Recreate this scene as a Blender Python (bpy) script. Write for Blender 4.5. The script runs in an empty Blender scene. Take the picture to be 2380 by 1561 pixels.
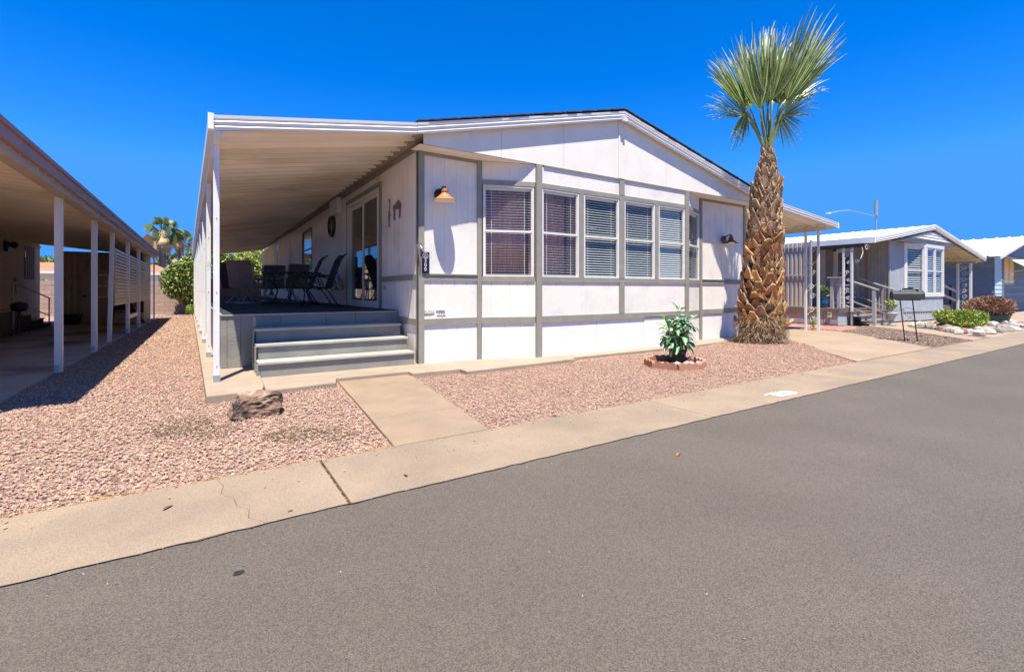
import bpy, math, random
import numpy as np
from mathutils import Vector, Matrix
random.seed(7); np.random.seed(7)
R = math.radians
S = bpy.context.scene
C = S.collection
# ------------------------------------------------------------------ camera
cam_d = bpy.data.cameras.new('camera'); cam = bpy.data.objects.new('camera', cam_d); C.objects.link(cam)
cam.location = (0, 0, 1.12)
cam.rotation_euler = (R(90), 0, R(-32.957))
cam_d.sensor_width = 36; cam_d.lens = 36*1109/2380
cam_d.shift_y = -105.5/2380
cam_d.clip_start = .05; cam_d.clip_end = 2000
S.camera = cam
S.render.resolution_x = 1024; S.render.resolution_y = 671
# ------------------------------------------------------------------ sky and sun
SUNV = Vector((-.43, -1, 3.0)).normalized()
elev = math.asin(SUNV.z); azim = math.atan2(SUNV.x, SUNV.y)
W = bpy.data.worlds.new('World'); S.world = W; W.use_nodes = True
wn = W.node_tree.nodes; wl = W.node_tree.links; wn.clear()
sky = wn.new('ShaderNodeTexSky'); sky.sky_type = 'NISHITA'; sky.sun_disc = False
sky.sun_elevation = elev; sky.sun_rotation = azim % (2*math.pi)
sky.altitude = 1500; sky.air_density = 1.0; sky.dust_density = 0; sky.ozone_density = 6.0
hs = wn.new('ShaderNodeHueSaturation'); hs.inputs['Saturation'].default_value = 1.35; hs.inputs['Value'].default_value = 1.5
bg = wn.new('ShaderNodeBackground'); bg.inputs['Strength'].default_value = .09
wo_ = wn.new('ShaderNodeOutputWorld')
cap = wn.new('ShaderNodeMix'); cap.data_type = 'RGBA'; cap.blend_type = 'DARKEN'; cap.inputs[0].default_value = 1
cap.inputs[7].default_value = (.42, 2.15, 5.9, 1)      # clear desert sky: the haze band at the horizon stays blue
tone = wn.new('ShaderNodeMix'); tone.data_type = 'RGBA'; tone.blend_type = 'MULTIPLY'; tone.inputs[0].default_value = 1; tone.inputs[7].default_value = (.9, .77, 1.0, 1)
wl.new(sky.outputs[0], hs.inputs['Color']); wl.new(hs.outputs[0], tone.inputs[6]); wl.new(tone.outputs[2], cap.inputs[6]); wl.new(cap.outputs[2], bg.inputs[0]); wl.new(bg.outputs[0], wo_.inputs[0])
sun_d = bpy.data.lights.new('sun', 'SUN'); sun_d.energy = 5.0; sun_d.angle = R(.5); sun_d.color = (1, .93, .80)
sun = bpy.data.objects.new('sun', sun_d); C.objects.link(sun)
sun.rotation_euler = (-SUNV).to_track_quat('-Z', 'Y').to_euler(); sun.location = (-4, -10, 30)
S.view_settings.view_transform = 'Standard'; S.view_settings.look = 'None'
S.view_settings.exposure = .95; S.view_settings.gamma = 1; S.view_settings.use_curve_mapping = False
S.render.engine = 'CYCLES'
S.cycles.max_bounces = 8; S.cycles.transparent_max_bounces = 24

# ------------------------------------------------------------------ materials
def M(name, c1, c2=None, sc=5, lo=.35, hi=.65, rough=.7, metal=0, bump=0, bs=60, st=(1,1,1), rnd=0, spec=.4,
      c3=None, sc3=1.2, lo3=.5, hi3=.7, bst=None, hrnd=0, vor=0, bd=.01, va=.2):
    m = bpy.data.materials.new(name); m.use_nodes = True
    n = m.node_tree.nodes; l = m.node_tree.links; b = n['Principled BSDF']
    b.inputs['Roughness'].default_value = rough; b.inputs['Metallic'].default_value = metal
    b.inputs['Specular IOR Level'].default_value = spec
    geo = n.new('ShaderNodeNewGeometry')
    def mapped(s):
        mp = n.new('ShaderNodeMapping'); mp.inputs['Scale'].default_value = s; l.new(geo.outputs['Position'], mp.inputs[0]); return mp.outputs[0]
    def noise(s, stt, det=5):
        t = n.new('ShaderNodeTexNoise'); t.inputs['Scale'].default_value = s; t.inputs['Detail'].default_value = det
        l.new(mapped(stt), t.inputs['Vector']); return t.outputs['Fac']
    def ramp(o, a, z):
        r = n.new('ShaderNodeMapRange'); r.inputs['From Min'].default_value = a; r.inputs['From Max'].default_value = z
        l.new(o, r.inputs['Value']); return r.outputs[0]
    def mix(f, a, z):
        x = n.new('ShaderNodeMix'); x.data_type = 'RGBA'
        if isinstance(f, (int, float)): x.inputs[0].default_value = f
        else: l.new(f, x.inputs[0])
        for i, v in ((6, a), (7, z)):
            if isinstance(v, tuple): x.inputs[i].default_value = (*v, 1)
            else: l.new(v, x.inputs[i])
        return x.outputs[2]
    col = c1
    if c2: col = mix(ramp(noise(sc, st), lo, hi), c1, c2)
    if c3: col = mix(ramp(noise(sc3, (1,1,1), 3), lo3, hi3), col, c3)
    if vor:
        v = n.new('ShaderNodeTexVoronoi'); v.inputs['Scale'].default_value = vor; l.new(geo.outputs['Position'], v.inputs['Vector'])
        hv = n.new('ShaderNodeHueSaturation'); l.new(ramp(v.outputs['Color'], 0, 1), hv.inputs['Value'])
        mr = n.new('ShaderNodeMapRange'); mr.inputs['To Min'].default_value = 1-va; mr.inputs['To Max'].default_value = 1+va
        sp = n.new('ShaderNodeSeparateColor'); l.new(v.outputs['Color'], sp.inputs[0]); l.new(sp.outputs[0], mr.inputs[0]); l.new(mr.outputs[0], hv.inputs['Value'])
        if isinstance(col, tuple): hv.inputs['Color'].default_value = (*col, 1)
        else: l.new(col, hv.inputs['Color'])
        col = hv.outputs[0]
    if rnd or hrnd:
        oi = n.new('ShaderNodeObjectInfo'); h = n.new('ShaderNodeHueSaturation')
        r = n.new('ShaderNodeMapRange'); r.inputs['To Min'].default_value = 1-rnd; r.inputs['To Max'].default_value = 1+rnd
        l.new(oi.outputs['Random'], r.inputs[0]); l.new(r.outputs[0], h.inputs['Value'])
        if hrnd:
            mu = n.new('ShaderNodeMath'); mu.operation = 'MULTIPLY'; mu.inputs[1].default_value = 7.31; l.new(oi.outputs['Random'], mu.inputs[0])
            fr = n.new('ShaderNodeMath'); fr.operation = 'FRACT'; l.new(mu.outputs[0], fr.inputs[0])
            r2 = n.new('ShaderNodeMapRange'); r2.inputs['To Min'].default_value = .5-hrnd; r2.inputs['To Max'].default_value = .5+hrnd
            l.new(fr.outputs[0], r2.inputs[0]); l.new(r2.outputs[0], h.inputs['Hue'])
        if isinstance(col, tuple): h.inputs['Color'].default_value = (*col, 1)
        else: l.new(col, h.inputs['Color'])
        col = h.outputs[0]
    if isinstance(col, tuple): b.inputs['Base Color'].default_value = (*col, 1)
    else: l.new(col, b.inputs['Base Color'])
    if bump:
        bp = n.new('ShaderNodeBump'); bp.inputs['Strength'].default_value = bump; bp.inputs['Distance'].default_value = bd
        l.new(noise(bs, bst or st, 3), bp.inputs['Height']); l.new(bp.outputs[0], b.inputs['Normal'])
    return m

def glass_mat(name, tint=(.75,.8,.8), refl=1.0):
    m = bpy.data.materials.new(name); m.use_nodes = True
    n = m.node_tree.nodes; l = m.node_tree.links; n.clear()
    o = n.new('ShaderNodeOutputMaterial'); x = n.new('ShaderNodeMixShader'); f = n.new('ShaderNodeLayerWeight'); f.inputs[0].default_value = .5
    pw = n.new('ShaderNodeMath'); pw.operation = 'POWER'; pw.inputs[1].default_value = 4.5
    k = n.new('ShaderNodeMath'); k.operation = 'MULTIPLY_ADD'; k.inputs[1].default_value = .9; k.inputs[2].default_value = .05*refl; k.use_clamp = True
    t = n.new('ShaderNodeBsdfTransparent'); t.inputs[0].default_value = (*tint, 1)
    g = n.new('ShaderNodeBsdfGlossy'); g.inputs['Roughness'].default_value = .01
    l.new(f.outputs['Facing'], pw.inputs[0]); l.new(pw.outputs[0], k.inputs[0]); l.new(k.outputs[0], x.inputs[0]); l.new(t.outputs[0], x.inputs[1]); l.new(g.outputs[0], x.inputs[2]); l.new(x.outputs[0], o.inputs[0])
    return m

white_wall = M('white_siding_paint', (.83,.785,.71), (.76,.715,.64), sc=3, lo=.3, hi=.75, rough=.6, bump=.5, bs=38, bst=(1,1,.35), c3=(.70,.675,.63), sc3=2.1, lo3=.5, hi3=.66)
skirt_white = M('white_skirting_paint', (.82,.80,.77), (.77,.755,.74), sc=2, rough=.6, bump=.5, bs=30, bst=(1,1,.4))
gable_white = M('white_gable_paint', (.84,.785,.70), (.78,.73,.65), sc=2.5, rough=.6, bump=.3, bs=40, bst=(1,1,.3), c3=(.66,.60,.52), sc3=2.2, lo3=.62, hi3=.85)
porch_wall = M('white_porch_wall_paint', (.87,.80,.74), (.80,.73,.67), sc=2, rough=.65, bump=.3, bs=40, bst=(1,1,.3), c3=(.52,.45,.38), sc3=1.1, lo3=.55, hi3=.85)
trim_grey = M('grey_trim_paint', (.29,.278,.23), (.25,.24,.205), sc=6, rough=.6, bump=.3, bs=50, bst=(1,1,.3))
deck_grey = M('grey_deck_paint', (.285,.275,.24), (.235,.228,.20), sc=4, rough=.5, bump=.35, bs=45, st=(1,1,1), c3=(.17,.17,.17), sc3=1.5, lo3=.5, hi3=.8)
tread_grey = M('light_grey_tread_paint', (.45,.43,.385), (.35,.335,.30), sc=6, st=(.3,1,1), rough=.5, bump=.35, bs=60, bst=(.2,1,1))
carpet_dark = M('dark_outdoor_carpet', (.022,.026,.028), (.04,.045,.045), sc=40, rough=.95, bump=.8, bs=300)
fascia_white = M('white_aluminium', (.80,.80,.80), (.74,.74,.73), sc=3, rough=.35, spec=.5)
post_white = M('white_post_paint', (.78,.78,.78), (.70,.69,.68), sc=9, st=(1,1,.2), rough=.4, c3=(.45,.40,.36), sc3=7, lo3=.68, hi3=.8)
pan_cream = M('cream_awning_pan', (.86,.79,.69), (.78,.71,.62), sc=1.2, rough=.5, rnd=.08, c3=(.62,.50,.38), sc3=.8, lo3=.5, hi3=.8)
pan_tan = M('tan_carport_pan', (.74,.62,.47), (.66,.54,.41), sc=1.2, rough=.55, rnd=.05)
fascia_brown = M('brown_fascia', (.36,.19,.14), (.30,.16,.12), sc=2, rough=.5)
beam_tan = M('tan_beam', (.46,.37,.29), (.38,.31,.24), sc=3, rough=.55)
shingle_m = M('dark_shingle', (.07,.07,.075), (.03,.03,.035), sc=14, rough=.9, bump=.5, bs=120, rnd=.3)
win_white = M('white_window_frame', (.72,.70,.66), (.66,.64,.60), sc=8, rough=.4)
slat_m = M('white_blind_slat', (.84,.84,.78), rough=.45)
sash_dark = M('bronze_sash', (.10,.09,.085), rough=.4, metal=.4)
room_m = M('dim_room_paint', (.50,.33,.34), (.40,.27,.27), sc=1, rough=.9)
glass = glass_mat('window_glass', (.92,.94,.94), 1.0)
door_glass = glass_mat('door_glass', (.35,.36,.37), 4)
black_metal = M('black_metal', (.015,.015,.016), (.03,.03,.03), sc=20, rough=.4, spec=.5)
grey_metal = M('grey_cast_metal', (.42,.40,.38), (.30,.28,.27), sc=15, rough=.45, metal=.3)
sling_brown = M('brown_sling_fabric', (.30,.20,.16), (.21,.145,.12), sc=30, st=(1,1,.2), rough=.85, bump=.4, bs=250)
sling_black = M('black_sling_fabric', (.012,.012,.013), (.02,.02,.02), sc=30, rough=.8, bump=.3, bs=250)
table_glass = glass_mat('table_glass', (.5,.55,.52), 1.6)
copper = M('copper_lamp_metal', (.55,.22,.11), (.46,.19,.10), sc=9, rough=.45, metal=.25)
copper_dull = M('dull_bronze_lamp_metal', (.20,.11,.08), (.14,.08,.06), sc=9, rough=.5, metal=.4)
bronze = M('dark_bronze', (.10,.065,.03), (.06,.04,.02), sc=12, rough=.5, metal=.5)
cream_enamel = M('cream_enamel', (.8,.7,.5), rough=.4)
sign_black = M('black_sign_plate', (.012,.01,.025), rough=.4)
sign_purple = M('purple_sign_edge', (.09,.03,.25), rough=.4)
sign_white = M('white_sign_lettering', (.75,.75,.78), rough=.5)
chrome = M('weathered_chrome', (.62,.58,.58), (.40,.36,.38), sc=40, rough=.35, metal=.6)
rust_m = M('rusty_ornament', (.27,.19,.18), (.16,.11,.12), sc=20, rough=.8)
asphalt_m = M('aged_asphalt', (.106,.088,.069), (.122,.102,.082), sc=1.1, rough=.85, bump=.9, bs=230, c3=(.098,.081,.064), sc3=.5, lo3=.42, hi3=.68, vor=290, bd=.004, va=.45)
tar_m = M('dark_tar_edge', (.035,.03,.027), (.09,.078,.065), sc=30, rough=.9, bump=.6, bs=120)
conc_m = M('tan_concrete', (.30,.225,.155), (.255,.192,.135), sc=2.2, rough=.8, bump=.35, bs=220, vor=240, c3=(.215,.168,.122), sc3=1.3, lo3=.48, hi3=.72, rnd=.04)
conc_walk = M('walkway_concrete', (.33,.235,.155), (.275,.20,.135), sc=2.6, rough=.75, bump=.35, bs=190, vor=260, va=.14, c3=(.235,.18,.125), sc3=1.4, lo3=.5, hi3=.75, rnd=.05)
conc_slab = M('slab_concrete', (.37,.285,.21), (.31,.245,.18), sc=3, rough=.8, bump=.4, bs=120, c3=(.25,.21,.17), sc3=2, lo3=.55, hi3=.8)
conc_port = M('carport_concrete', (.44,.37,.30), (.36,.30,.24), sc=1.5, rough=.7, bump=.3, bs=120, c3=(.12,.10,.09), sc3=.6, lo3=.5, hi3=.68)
drive_m = M('driveway_concrete', (.34,.25,.17), (.29,.215,.15), sc=1.2, rough=.75, bump=.3, bs=140, vor=160, va=.12, c3=(.36,.27,.19), sc3=.8, lo3=.55, hi3=.8)
brick_pink = M('pink_brick_paver', (.42,.21,.17), (.34,.17,.14), sc=12, rough=.85, bump=.3, bs=80, rnd=.15)
gravel_bed = M('gravel_bed', (.38,.245,.185), (.31,.195,.15), sc=22, rough=.95, bump=1.0, bs=55, bd=.03, vor=40, va=.45)
stone_m = M('pink_gravel_stone', (.44,.285,.215), (.37,.235,.175), sc=30, rough=.9, rnd=.26, hrnd=.022, bump=.4, bs=160)
gravel_brown = M('brown_gravel', (.24,.17,.13), (.16,.115,.09), sc=25, rough=.95, bump=1, bs=45, bd=.03, vor=30, va=.45)
dirt_m = M('desert_dirt', (.34,.25,.18), (.28,.21,.15), sc=1, rough=.95, bump=.5, bs=20)
rock_m = M('rusty_brown_rock', (.22,.135,.095), (.055,.036,.032), sc=7, lo=.44, hi=.56, rough=.9, bump=1, bs=26, bd=.03, c3=(.42,.33,.22), sc3=5, lo3=.55, hi3=.72)
river_rock = M('river_rock', (.33,.29,.25), (.20,.18,.165), sc=6, rough=.8, bump=.6, bs=30, rnd=.45, hrnd=.04)
white_rock = M('white_quartz_rock', (.52,.49,.44), (.34,.32,.29), sc=14, rough=.7, bump=.6, bs=50)
terracotta = M('terracotta_edging', (.42,.20,.13), (.34,.165,.11), sc=10, rough=.85, bump=.4, bs=70, rnd=.12)
terra_pale = M('pale_terracotta_edging', (.48,.25,.21), (.42,.22,.18), sc=10, rough=.85, bump=.4, bs=70)
pot_black = M('black_plastic_pot', (.02,.02,.022), rough=.45)
soil_m = M('dark_soil', (.05,.035,.025), (.08,.055,.04), sc=30, rough=1, bump=1, bs=80)
leaf_dark = M('deep_green_leaf', (.045,.18,.05), (.07,.24,.07), sc=18, rough=.5, spec=.35)
leaf_pale = M('pale_variegated_leaf', (.38,.55,.24), (.50,.62,.36), sc=25, rough=.4)
stem_g = M('green_stem', (.08,.16,.05), rough=.5)
boot_m = M('palm_leaf_base', (.52,.27,.105), (.27,.13,.055), sc=9, st=(1,1,.4), rough=.8, bump=.7, bs=45, bst=(1,1,.3), rnd=.38, hrnd=.012)
boot_cut = M('cut_leaf_base_end', (.66,.48,.28), (.52,.35,.20), sc=20, rough=.85, bump=.5, bs=60, rnd=.25)
boot_grey = M('weathered_leaf_base', (.46,.30,.165), (.26,.16,.09), sc=10, st=(1,1,.4), rough=.85, bump=.7, bs=45, bst=(1,1,.3), rnd=.35)
trunk_core = M('palm_trunk_core', (.13,.075,.04), (.07,.042,.024), sc=12, rough=1, bump=1, bs=30)
fibre_m = M('dry_palm_fibre', (.42,.29,.17), (.26,.17,.10), sc=10, rough=.95)
frond_m = M('green_fan_leaf', (.27,.36,.08), (.38,.46,.14), sc=4, rough=.42, spec=.6, rnd=.12)
frond_dk = M('dark_green_leaflet', (.10,.165,.035), (.17,.22,.06), sc=4, rough=.5)  # darker green for leaflets picked at random
frond_pale = M('pale_leaf_tip', (.55,.58,.40), (.40,.46,.24), sc=8, rough=.45)
petiole_m = M('petiole', (.22,.27,.09), (.30,.30,.12), sc=6, rough=.45)
grass_dry = M('dry_grass_tuft', (.16,.13,.065), (.07,.06,.03), sc=14, rough=.95)
siding_grey = M('grey_blue_siding', (.40,.43,.47), (.35,.38,.42), sc=3, rough=.6, rnd=.03)
siding_shade = M('shaded_grey_siding', (.36,.34,.33), (.31,.295,.285), sc=3, rough=.6)  # darker copy of the grey siding, shade of the side wall painted in
fence_grey = M('corrugated_screen', (.50,.45,.40), (.43,.39,.35), sc=2, rough=.55)
siding_blue = M('slate_blue_siding', (.13,.19,.27), (.11,.165,.24), sc=4, rough=.6, rnd=.05)
siding_blue_lit = M('sunlit_blue_siding', (.42,.56,.68), rough=.6)  # sunlit copy of the blue siding: sunshine on the front strip put into its colour
roof_white = M('white_metal_roof', (.82,.82,.80), (.74,.73,.70), sc=1.5, rough=.5)
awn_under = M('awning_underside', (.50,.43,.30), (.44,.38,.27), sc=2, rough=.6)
deck_brown = M('brown_deck_board', (.19,.125,.095), (.14,.095,.075), sc=5, rough=.7, rnd=.1)
rail_grey = M('grey_railing', (.42,.41,.40), (.36,.35,.345), sc=5, rough=.6)
tan_siding = M('tan_neighbour_siding', (.55,.44,.33), (.46,.37,.28), sc=4, st=(1,1,.1), rough=.7, bump=.3, bs=60)
shed_siding = M('tan_corrugated_shed', (.50,.40,.29), (.42,.33,.24), sc=5, rough=.6)
door_tan = M('tan_door', (.42,.35,.27), (.37,.31,.24), sc=3, rough=.6)
screen_cream = M('cream_louvre', (.82,.68,.46), (.74,.61,.41), sc=4, rough=.5, rnd=.06)
block_m = M('tan_block_wall', (.43,.31,.26), (.36,.26,.215), sc=2, st=(.3,.3,4), rough=.9, bump=.5, bs=20, rnd=.05)
rust_roof = M('rust_tile_roof', (.36,.19,.11), (.28,.15,.09), sc=3, rough=.9)
leaf_y = M('yellow_green_leaf', (.52,.52,.12), (.42,.44,.10), sc=3, rough=.5)
leaf_g = M('mid_green_leaf', (.20,.28,.06), (.14,.21,.05), sc=3, rough=.5)
leaf_d = M('dark_green_leaf', (.05,.09,.022), (.07,.11,.03), sc=3, rough=.55)
leaf_l = M('lime_leaf', (.27,.38,.04), (.20,.32,.04), sc=3, rough=.5)
leaf_b = M('red_brown_leaf', (.30,.15,.10), (.22,.11,.075), sc=5, rough=.8)
leaf_o = M('pale_brown_leaf', (.42,.27,.18), (.33,.21,.14), sc=5, rough=.8)
palm_far = M('far_palm_leaf', (.09,.13,.035), (.06,.09,.03), sc=2, rough=.5)
palm_dry = M('dry_palm_skirt', (.48,.36,.20), (.38,.27,.15), sc=2, rough=.9)
bark = M('grey_palm_bark', (.20,.155,.12), (.14,.11,.09), sc=3, st=(1,1,4), rough=.9)
blue_glaze = M('blue_glazed_pot', (.01,.10,.24), rough=.2, spec=.6)
mail_m = M('charcoal_mailbox', (.05,.05,.052), (.035,.035,.038), sc=5, rough=.55, spec=.4)
galv = M('galvanised_steel', (.45,.48,.48), (.38,.40,.41), sc=4, rough=.4, metal=.5)
dark_green_m = M('dark_green_planter', (.05,.09,.075), rough=.5)
paint_white = M('kerb_white_paint', (.80,.78,.72), (.70,.66,.58), sc=14, rough=.7, c3=(.45,.33,.24), sc3=20, lo3=.66, hi3=.74)
paint_black = M('kerb_black_number', (.04,.04,.04), (.3,.28,.25), sc=30, lo=.55, hi=.7, rough=.7)
door_brown = M('dark_brown_screen', (.07,.045,.035), rough=.8)
orange_leaf = M('orange_dry_leaf', (.45,.13,.05), rough=.8)
brown_leaf = M('brown_dry_leaf', (.16,.07,.04), rough=.8)
straw_m = M('straw_litter', (.46,.29,.12), (.28,.17,.07), sc=20, rough=.9)

# ------------------------------------------------------------------ geometry helpers
WO = {}
class F:      # local frame: x along u, y into the wall, z up
    def __init__(s, o=(0,0,0), u=(1,0,0), v=(0,1,0), w=(0,0,1)):
        s.o = Vector(o); s.u = Vector(u).normalized(); s.v = Vector(v).normalized(); s.w = Vector(w).normalized()
    def __call__(s, x, y, z): return s.o + s.u*x + s.v*y + s.w*z
ID = F()
class MB:
    def __init__(s, fr=None): s.v = []; s.f = []; s.m = []; s.fr = fr; s.mi = 0
    def P(s, p):
        p = s.fr(*p) if s.fr else Vector(p)
        s.v.append(p); return len(s.v)-1
    def face(s, idx): s.f.append(tuple(idx)); s.m.append(s.mi)
    def poly(s, *pts): s.face([s.P(p) for p in pts]); return s
    def box(s, x0, x1, y0, y1, z0, z1):
        i = [s.P(p) for p in ((x0,y0,z0),(x1,y0,z0),(x1,y1,z0),(x0,y1,z0),(x0,y0,z1),(x1,y0,z1),(x1,y1,z1),(x0,y1,z1))]
        for q in ((0,3,2,1),(4,5,6,7),(0,1,5,4),(1,2,6,5),(2,3,7,6),(3,0,4,7)): s.face([i[k] for k in q])
        return s
    def hexa(s, pts):
        i = [s.P(p) for p in pts]
        for q in ((0,3,2,1),(4,5,6,7),(0,1,5,4),(1,2,6,5),(2,3,7,6),(3,0,4,7)): s.face([i[k] for k in q])
        return s
    def bar(s, p0, p1, w, t, up=(0,0,1)):
        p0 = Vector(p0); p1 = Vector(p1); d = (p1-p0).normalized(); up = Vector(up)
        a = d.cross(up)
        if a.length < 1e-4: a = d.cross(Vector((1,0,0)))
        a.normalize(); b = a.cross(d); a *= w/2; b *= t/2
        return s.hexa([p0-a-b, p0+a-b, p0+a+b, p0-a+b, p1-a-b, p1+a-b, p1+a+b, p1-a+b])
    def tube(s, pts, r, n=8, cap=True):
        pts = [Vector(p) for p in pts]; k = len(pts)
        if not isinstance(r, (list, tuple)): r = [r]*k
        ref = None; rings = []
        for i, p in enumerate(pts):
            d = (pts[min(i+1,k-1)]-pts[max(i-1,0)]).normalized()
            if ref is None: ref = Vector((0,0,1)) if abs(d.z) < .9 else Vector((1,0,0))
            a = d.cross(ref).normalized(); b = a.cross(d); ref = b.copy() if abs(b.dot(d))<.9 else ref
            rings.append([s.P(p+(a*math.cos(2*math.pi*j/n)+b*math.sin(2*math.pi*j/n))*r[i]) for j in range(n)])
            ref = -d.cross(a) if False else b
        for i in range(k-1):
            for j in range(n): s.face((rings[i][j], rings[i][(j+1)%n], rings[i+1][(j+1)%n], rings[i+1][j]))
        if cap: s.face(rings[0][::-1]); s.face(rings[-1])
        return s
    def prism(s, poly, z0, z1):
        n = len(poly); a = [s.P((x,y,z0)) for x,y in poly]; b = [s.P((x,y,z1)) for x,y in poly]
        s.face(a[::-1]); s.face(b)
        for i in range(n): s.face((a[i], a[(i+1)%n], b[(i+1)%n], b[i]))
        return s
    def vprism(s, poly, y0, y1):      # polygon in x,z pushed along y
        n = len(poly); a = [s.P((x,y0,z)) for x,z in poly]; b = [s.P((x,y1,z)) for x,z in poly]
        s.face(a); s.face(b[::-1])
        for i in range(n): s.face((a[i], b[i], b[(i+1)%n], a[(i+1)%n]))
        return s
    def lathe(s, prof, c=(0,0,0), n=20):
        rings = [[s.P((c[0]+r*math.cos(2*math.pi*j/n), c[1]+r*math.sin(2*math.pi*j/n), c[2]+z)) for j in range(n)] for r, z in prof]
        for i in range(len(prof)-1):
            for j in range(n): s.face((rings[i][j], rings[i][(j+1)%n], rings[i+1][(j+1)%n], rings[i+1][j]))
        s.face(rings[0][::-1]); s.face(rings[-1])
        return s
    def ribbed(s, prof, x0, x1, d=None):   # profile in (x,y) repeated; used through extrude()
        pass
    def strip(s, pa, pb):
        a = [s.P(p) for p in pa]; b = [s.P(p) for p in pb]
        for i in range(len(a)-1): s.face((a[i], a[i+1], b[i+1], b[i]))
        return s
    def build(s, name, mat, parent=None, smooth=False, origin=None, kind=None, label=None, cat=None, group=None, bevel=0):
        if not s.v: return None
        co = np.array([tuple(v) for v in s.v], dtype=np.float64)
        if origin is None: lo = co.min(0); hi = co.max(0); origin = ((lo[0]+hi[0])/2, (lo[1]+hi[1])/2, lo[2])
        me = bpy.data.meshes.new(name); co2 = co-np.array(origin)
        me.from_pydata([tuple(x) for x in co2], [], s.f)
        for mt in (mat if isinstance(mat, (list, tuple)) else [mat]): me.materials.append(mt)
        if any(s.m): me.polygons.foreach_set('material_index', s.m)
        if smooth: me.polygons.foreach_set('use_smooth', [True]*len(s.f))
        me.update()
        o = bpy.data.objects.new(name, me); C.objects.link(o)
        if bevel:
            bv = o.modifiers.new('bevel', 'BEVEL'); bv.width = bevel; bv.segments = 2; bv.limit_method = 'ANGLE'
        WO[o.name] = Vector(origin)
        if parent: o.parent = parent; o.location = Vector(origin)-WO[parent.name]
        else: o.location = origin
        if kind: o['kind'] = kind
        if label: o['label'] = label
        if cat: o['category'] = cat
        if group: o['group'] = group
        return o
def thing(name, label, cat, loc=(0,0,0), group=None):
    o = bpy.data.objects.new(name, None); C.objects.link(o); o.location = loc; o.empty_display_size = .2
    o['label'] = label; o['category'] = cat
    if group: o['group'] = group
    WO[o.name] = Vector(loc); return o
def inst(o, parent, loc, rot=(0,0,0), scale=(1,1,1)):   # another part sharing the mesh of o
    c = o.copy(); C.objects.link(c); c.parent = parent
    c.location = Vector(loc)-(WO[parent.name] if parent else Vector()); c.rotation_euler = rot; c.scale = scale; return c
def copy_tree(o, parent=None):
    c = o.copy(); C.objects.link(c)
    if parent: c.parent = parent
    for ch in list(o.children): copy_tree(ch, c)
    return c
def text_part(txt, name, mat, parent, mtx, size, ext=.002, sx=1.0, align='CENTER'):
    cu = bpy.data.curves.new(name, 'FONT'); cu.body = txt; cu.size = size; cu.extrude = ext; cu.align_x = align; cu.align_y = 'CENTER'
    t = bpy.data.objects.new(name, cu); C.objects.link(t); bpy.context.view_layer.update()
    me = bpy.data.meshes.new_from_object(t.evaluated_get(bpy.context.evaluated_depsgraph_get()))
    bpy.data.objects.remove(t); me.name = name
    me.materials.clear(); me.materials.append(mat)
    me.transform(Matrix.Diagonal((sx,1,1,1))); 
    org = mtx.translation.copy(); me.transform(mtx.to_3x3().to_4x4())
    o = bpy.data.objects.new(name, me); C.objects.link(o); WO[o.name] = org
    if parent: o.parent = parent; o.location = org-WO[parent.name]
    else: o.location = org
    return o
def wallmtx(p, u=(1,0,0), up=(0,0,1)):
    u = Vector(u).normalized(); up = Vector(up).normalized(); n = u.cross(up)
    m = Matrix((( u.x, up.x, n.x, p[0]), (u.y, up.y, n.y, p[1]), (u.z, up.z, n.z, p[2]), (0,0,0,1))); return m

def grooved(fr, x0, x1, z0, z1, gs=.2, off=0, gd=.007, gw=.012, t=.02, zt=None):
    """wall panel in frame: face at y=0, vertical V grooves; zt(x) optional top height"""
    xs = [(x0, 0)]
    x = x0 + gs*.5 + off
    while x < x1-gw:
        if x > x0+gw: xs += [(x-gw/2, 0), (x, gd), (x+gw/2, 0)]
        x += gs
    xs.append((x1, 0))
    zt = zt or (lambda x: z1)
    mb = MB(fr); mb.strip([(x,y,z0) for x,y in xs], [(x,y,zt(x)) for x,y in xs])
    mb.poly((x0,0,z0),(x0,t,z0),(x0,t,zt(x0)),(x0,0,zt(x0))); mb.poly((x1,0,z0),(x1,t,z0),(x1,t,zt(x1)),(x1,0,zt(x1)))
    mb.poly((x0,t,z0),(x1,t,z0),(x1,t,zt(x1)),(x0,t,zt(x0)))
    mb.strip([(x,y,z0) for x,y in xs], [(x,t,z0) for x,y in xs]); mb.strip([(x,y,zt(x)) for x,y in xs], [(x,t,zt(x)) for x,y in xs])
    return mb
def corrugated(fr, x0, x1, z0, z1, per=.15, dep=.02, t=.004):
    xs = []; x = x0; k = 0
    while x < x1:
        xs += [(x,0),(min(x+per*.45,x1),0),(min(x+per*.55,x1),dep),(min(x+per*.9,x1),dep)]; x += per
    xs.append((x1,0))
    mb = MB(fr); mb.strip([(x,y,z0) for x,y in xs],[(x,y,z1) for x,y in xs]); mb.strip([(x,y+t,z0) for x,y in xs],[(x,y+t,z1) for x,y in xs])
    mb.strip([(x,y,z1) for x,y in xs],[(x,y+t,z1) for x,y in xs]); mb.strip([(x,y,z0) for x,y in xs],[(x,y+t,z0) for x,y in xs])
    return mb
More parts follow.
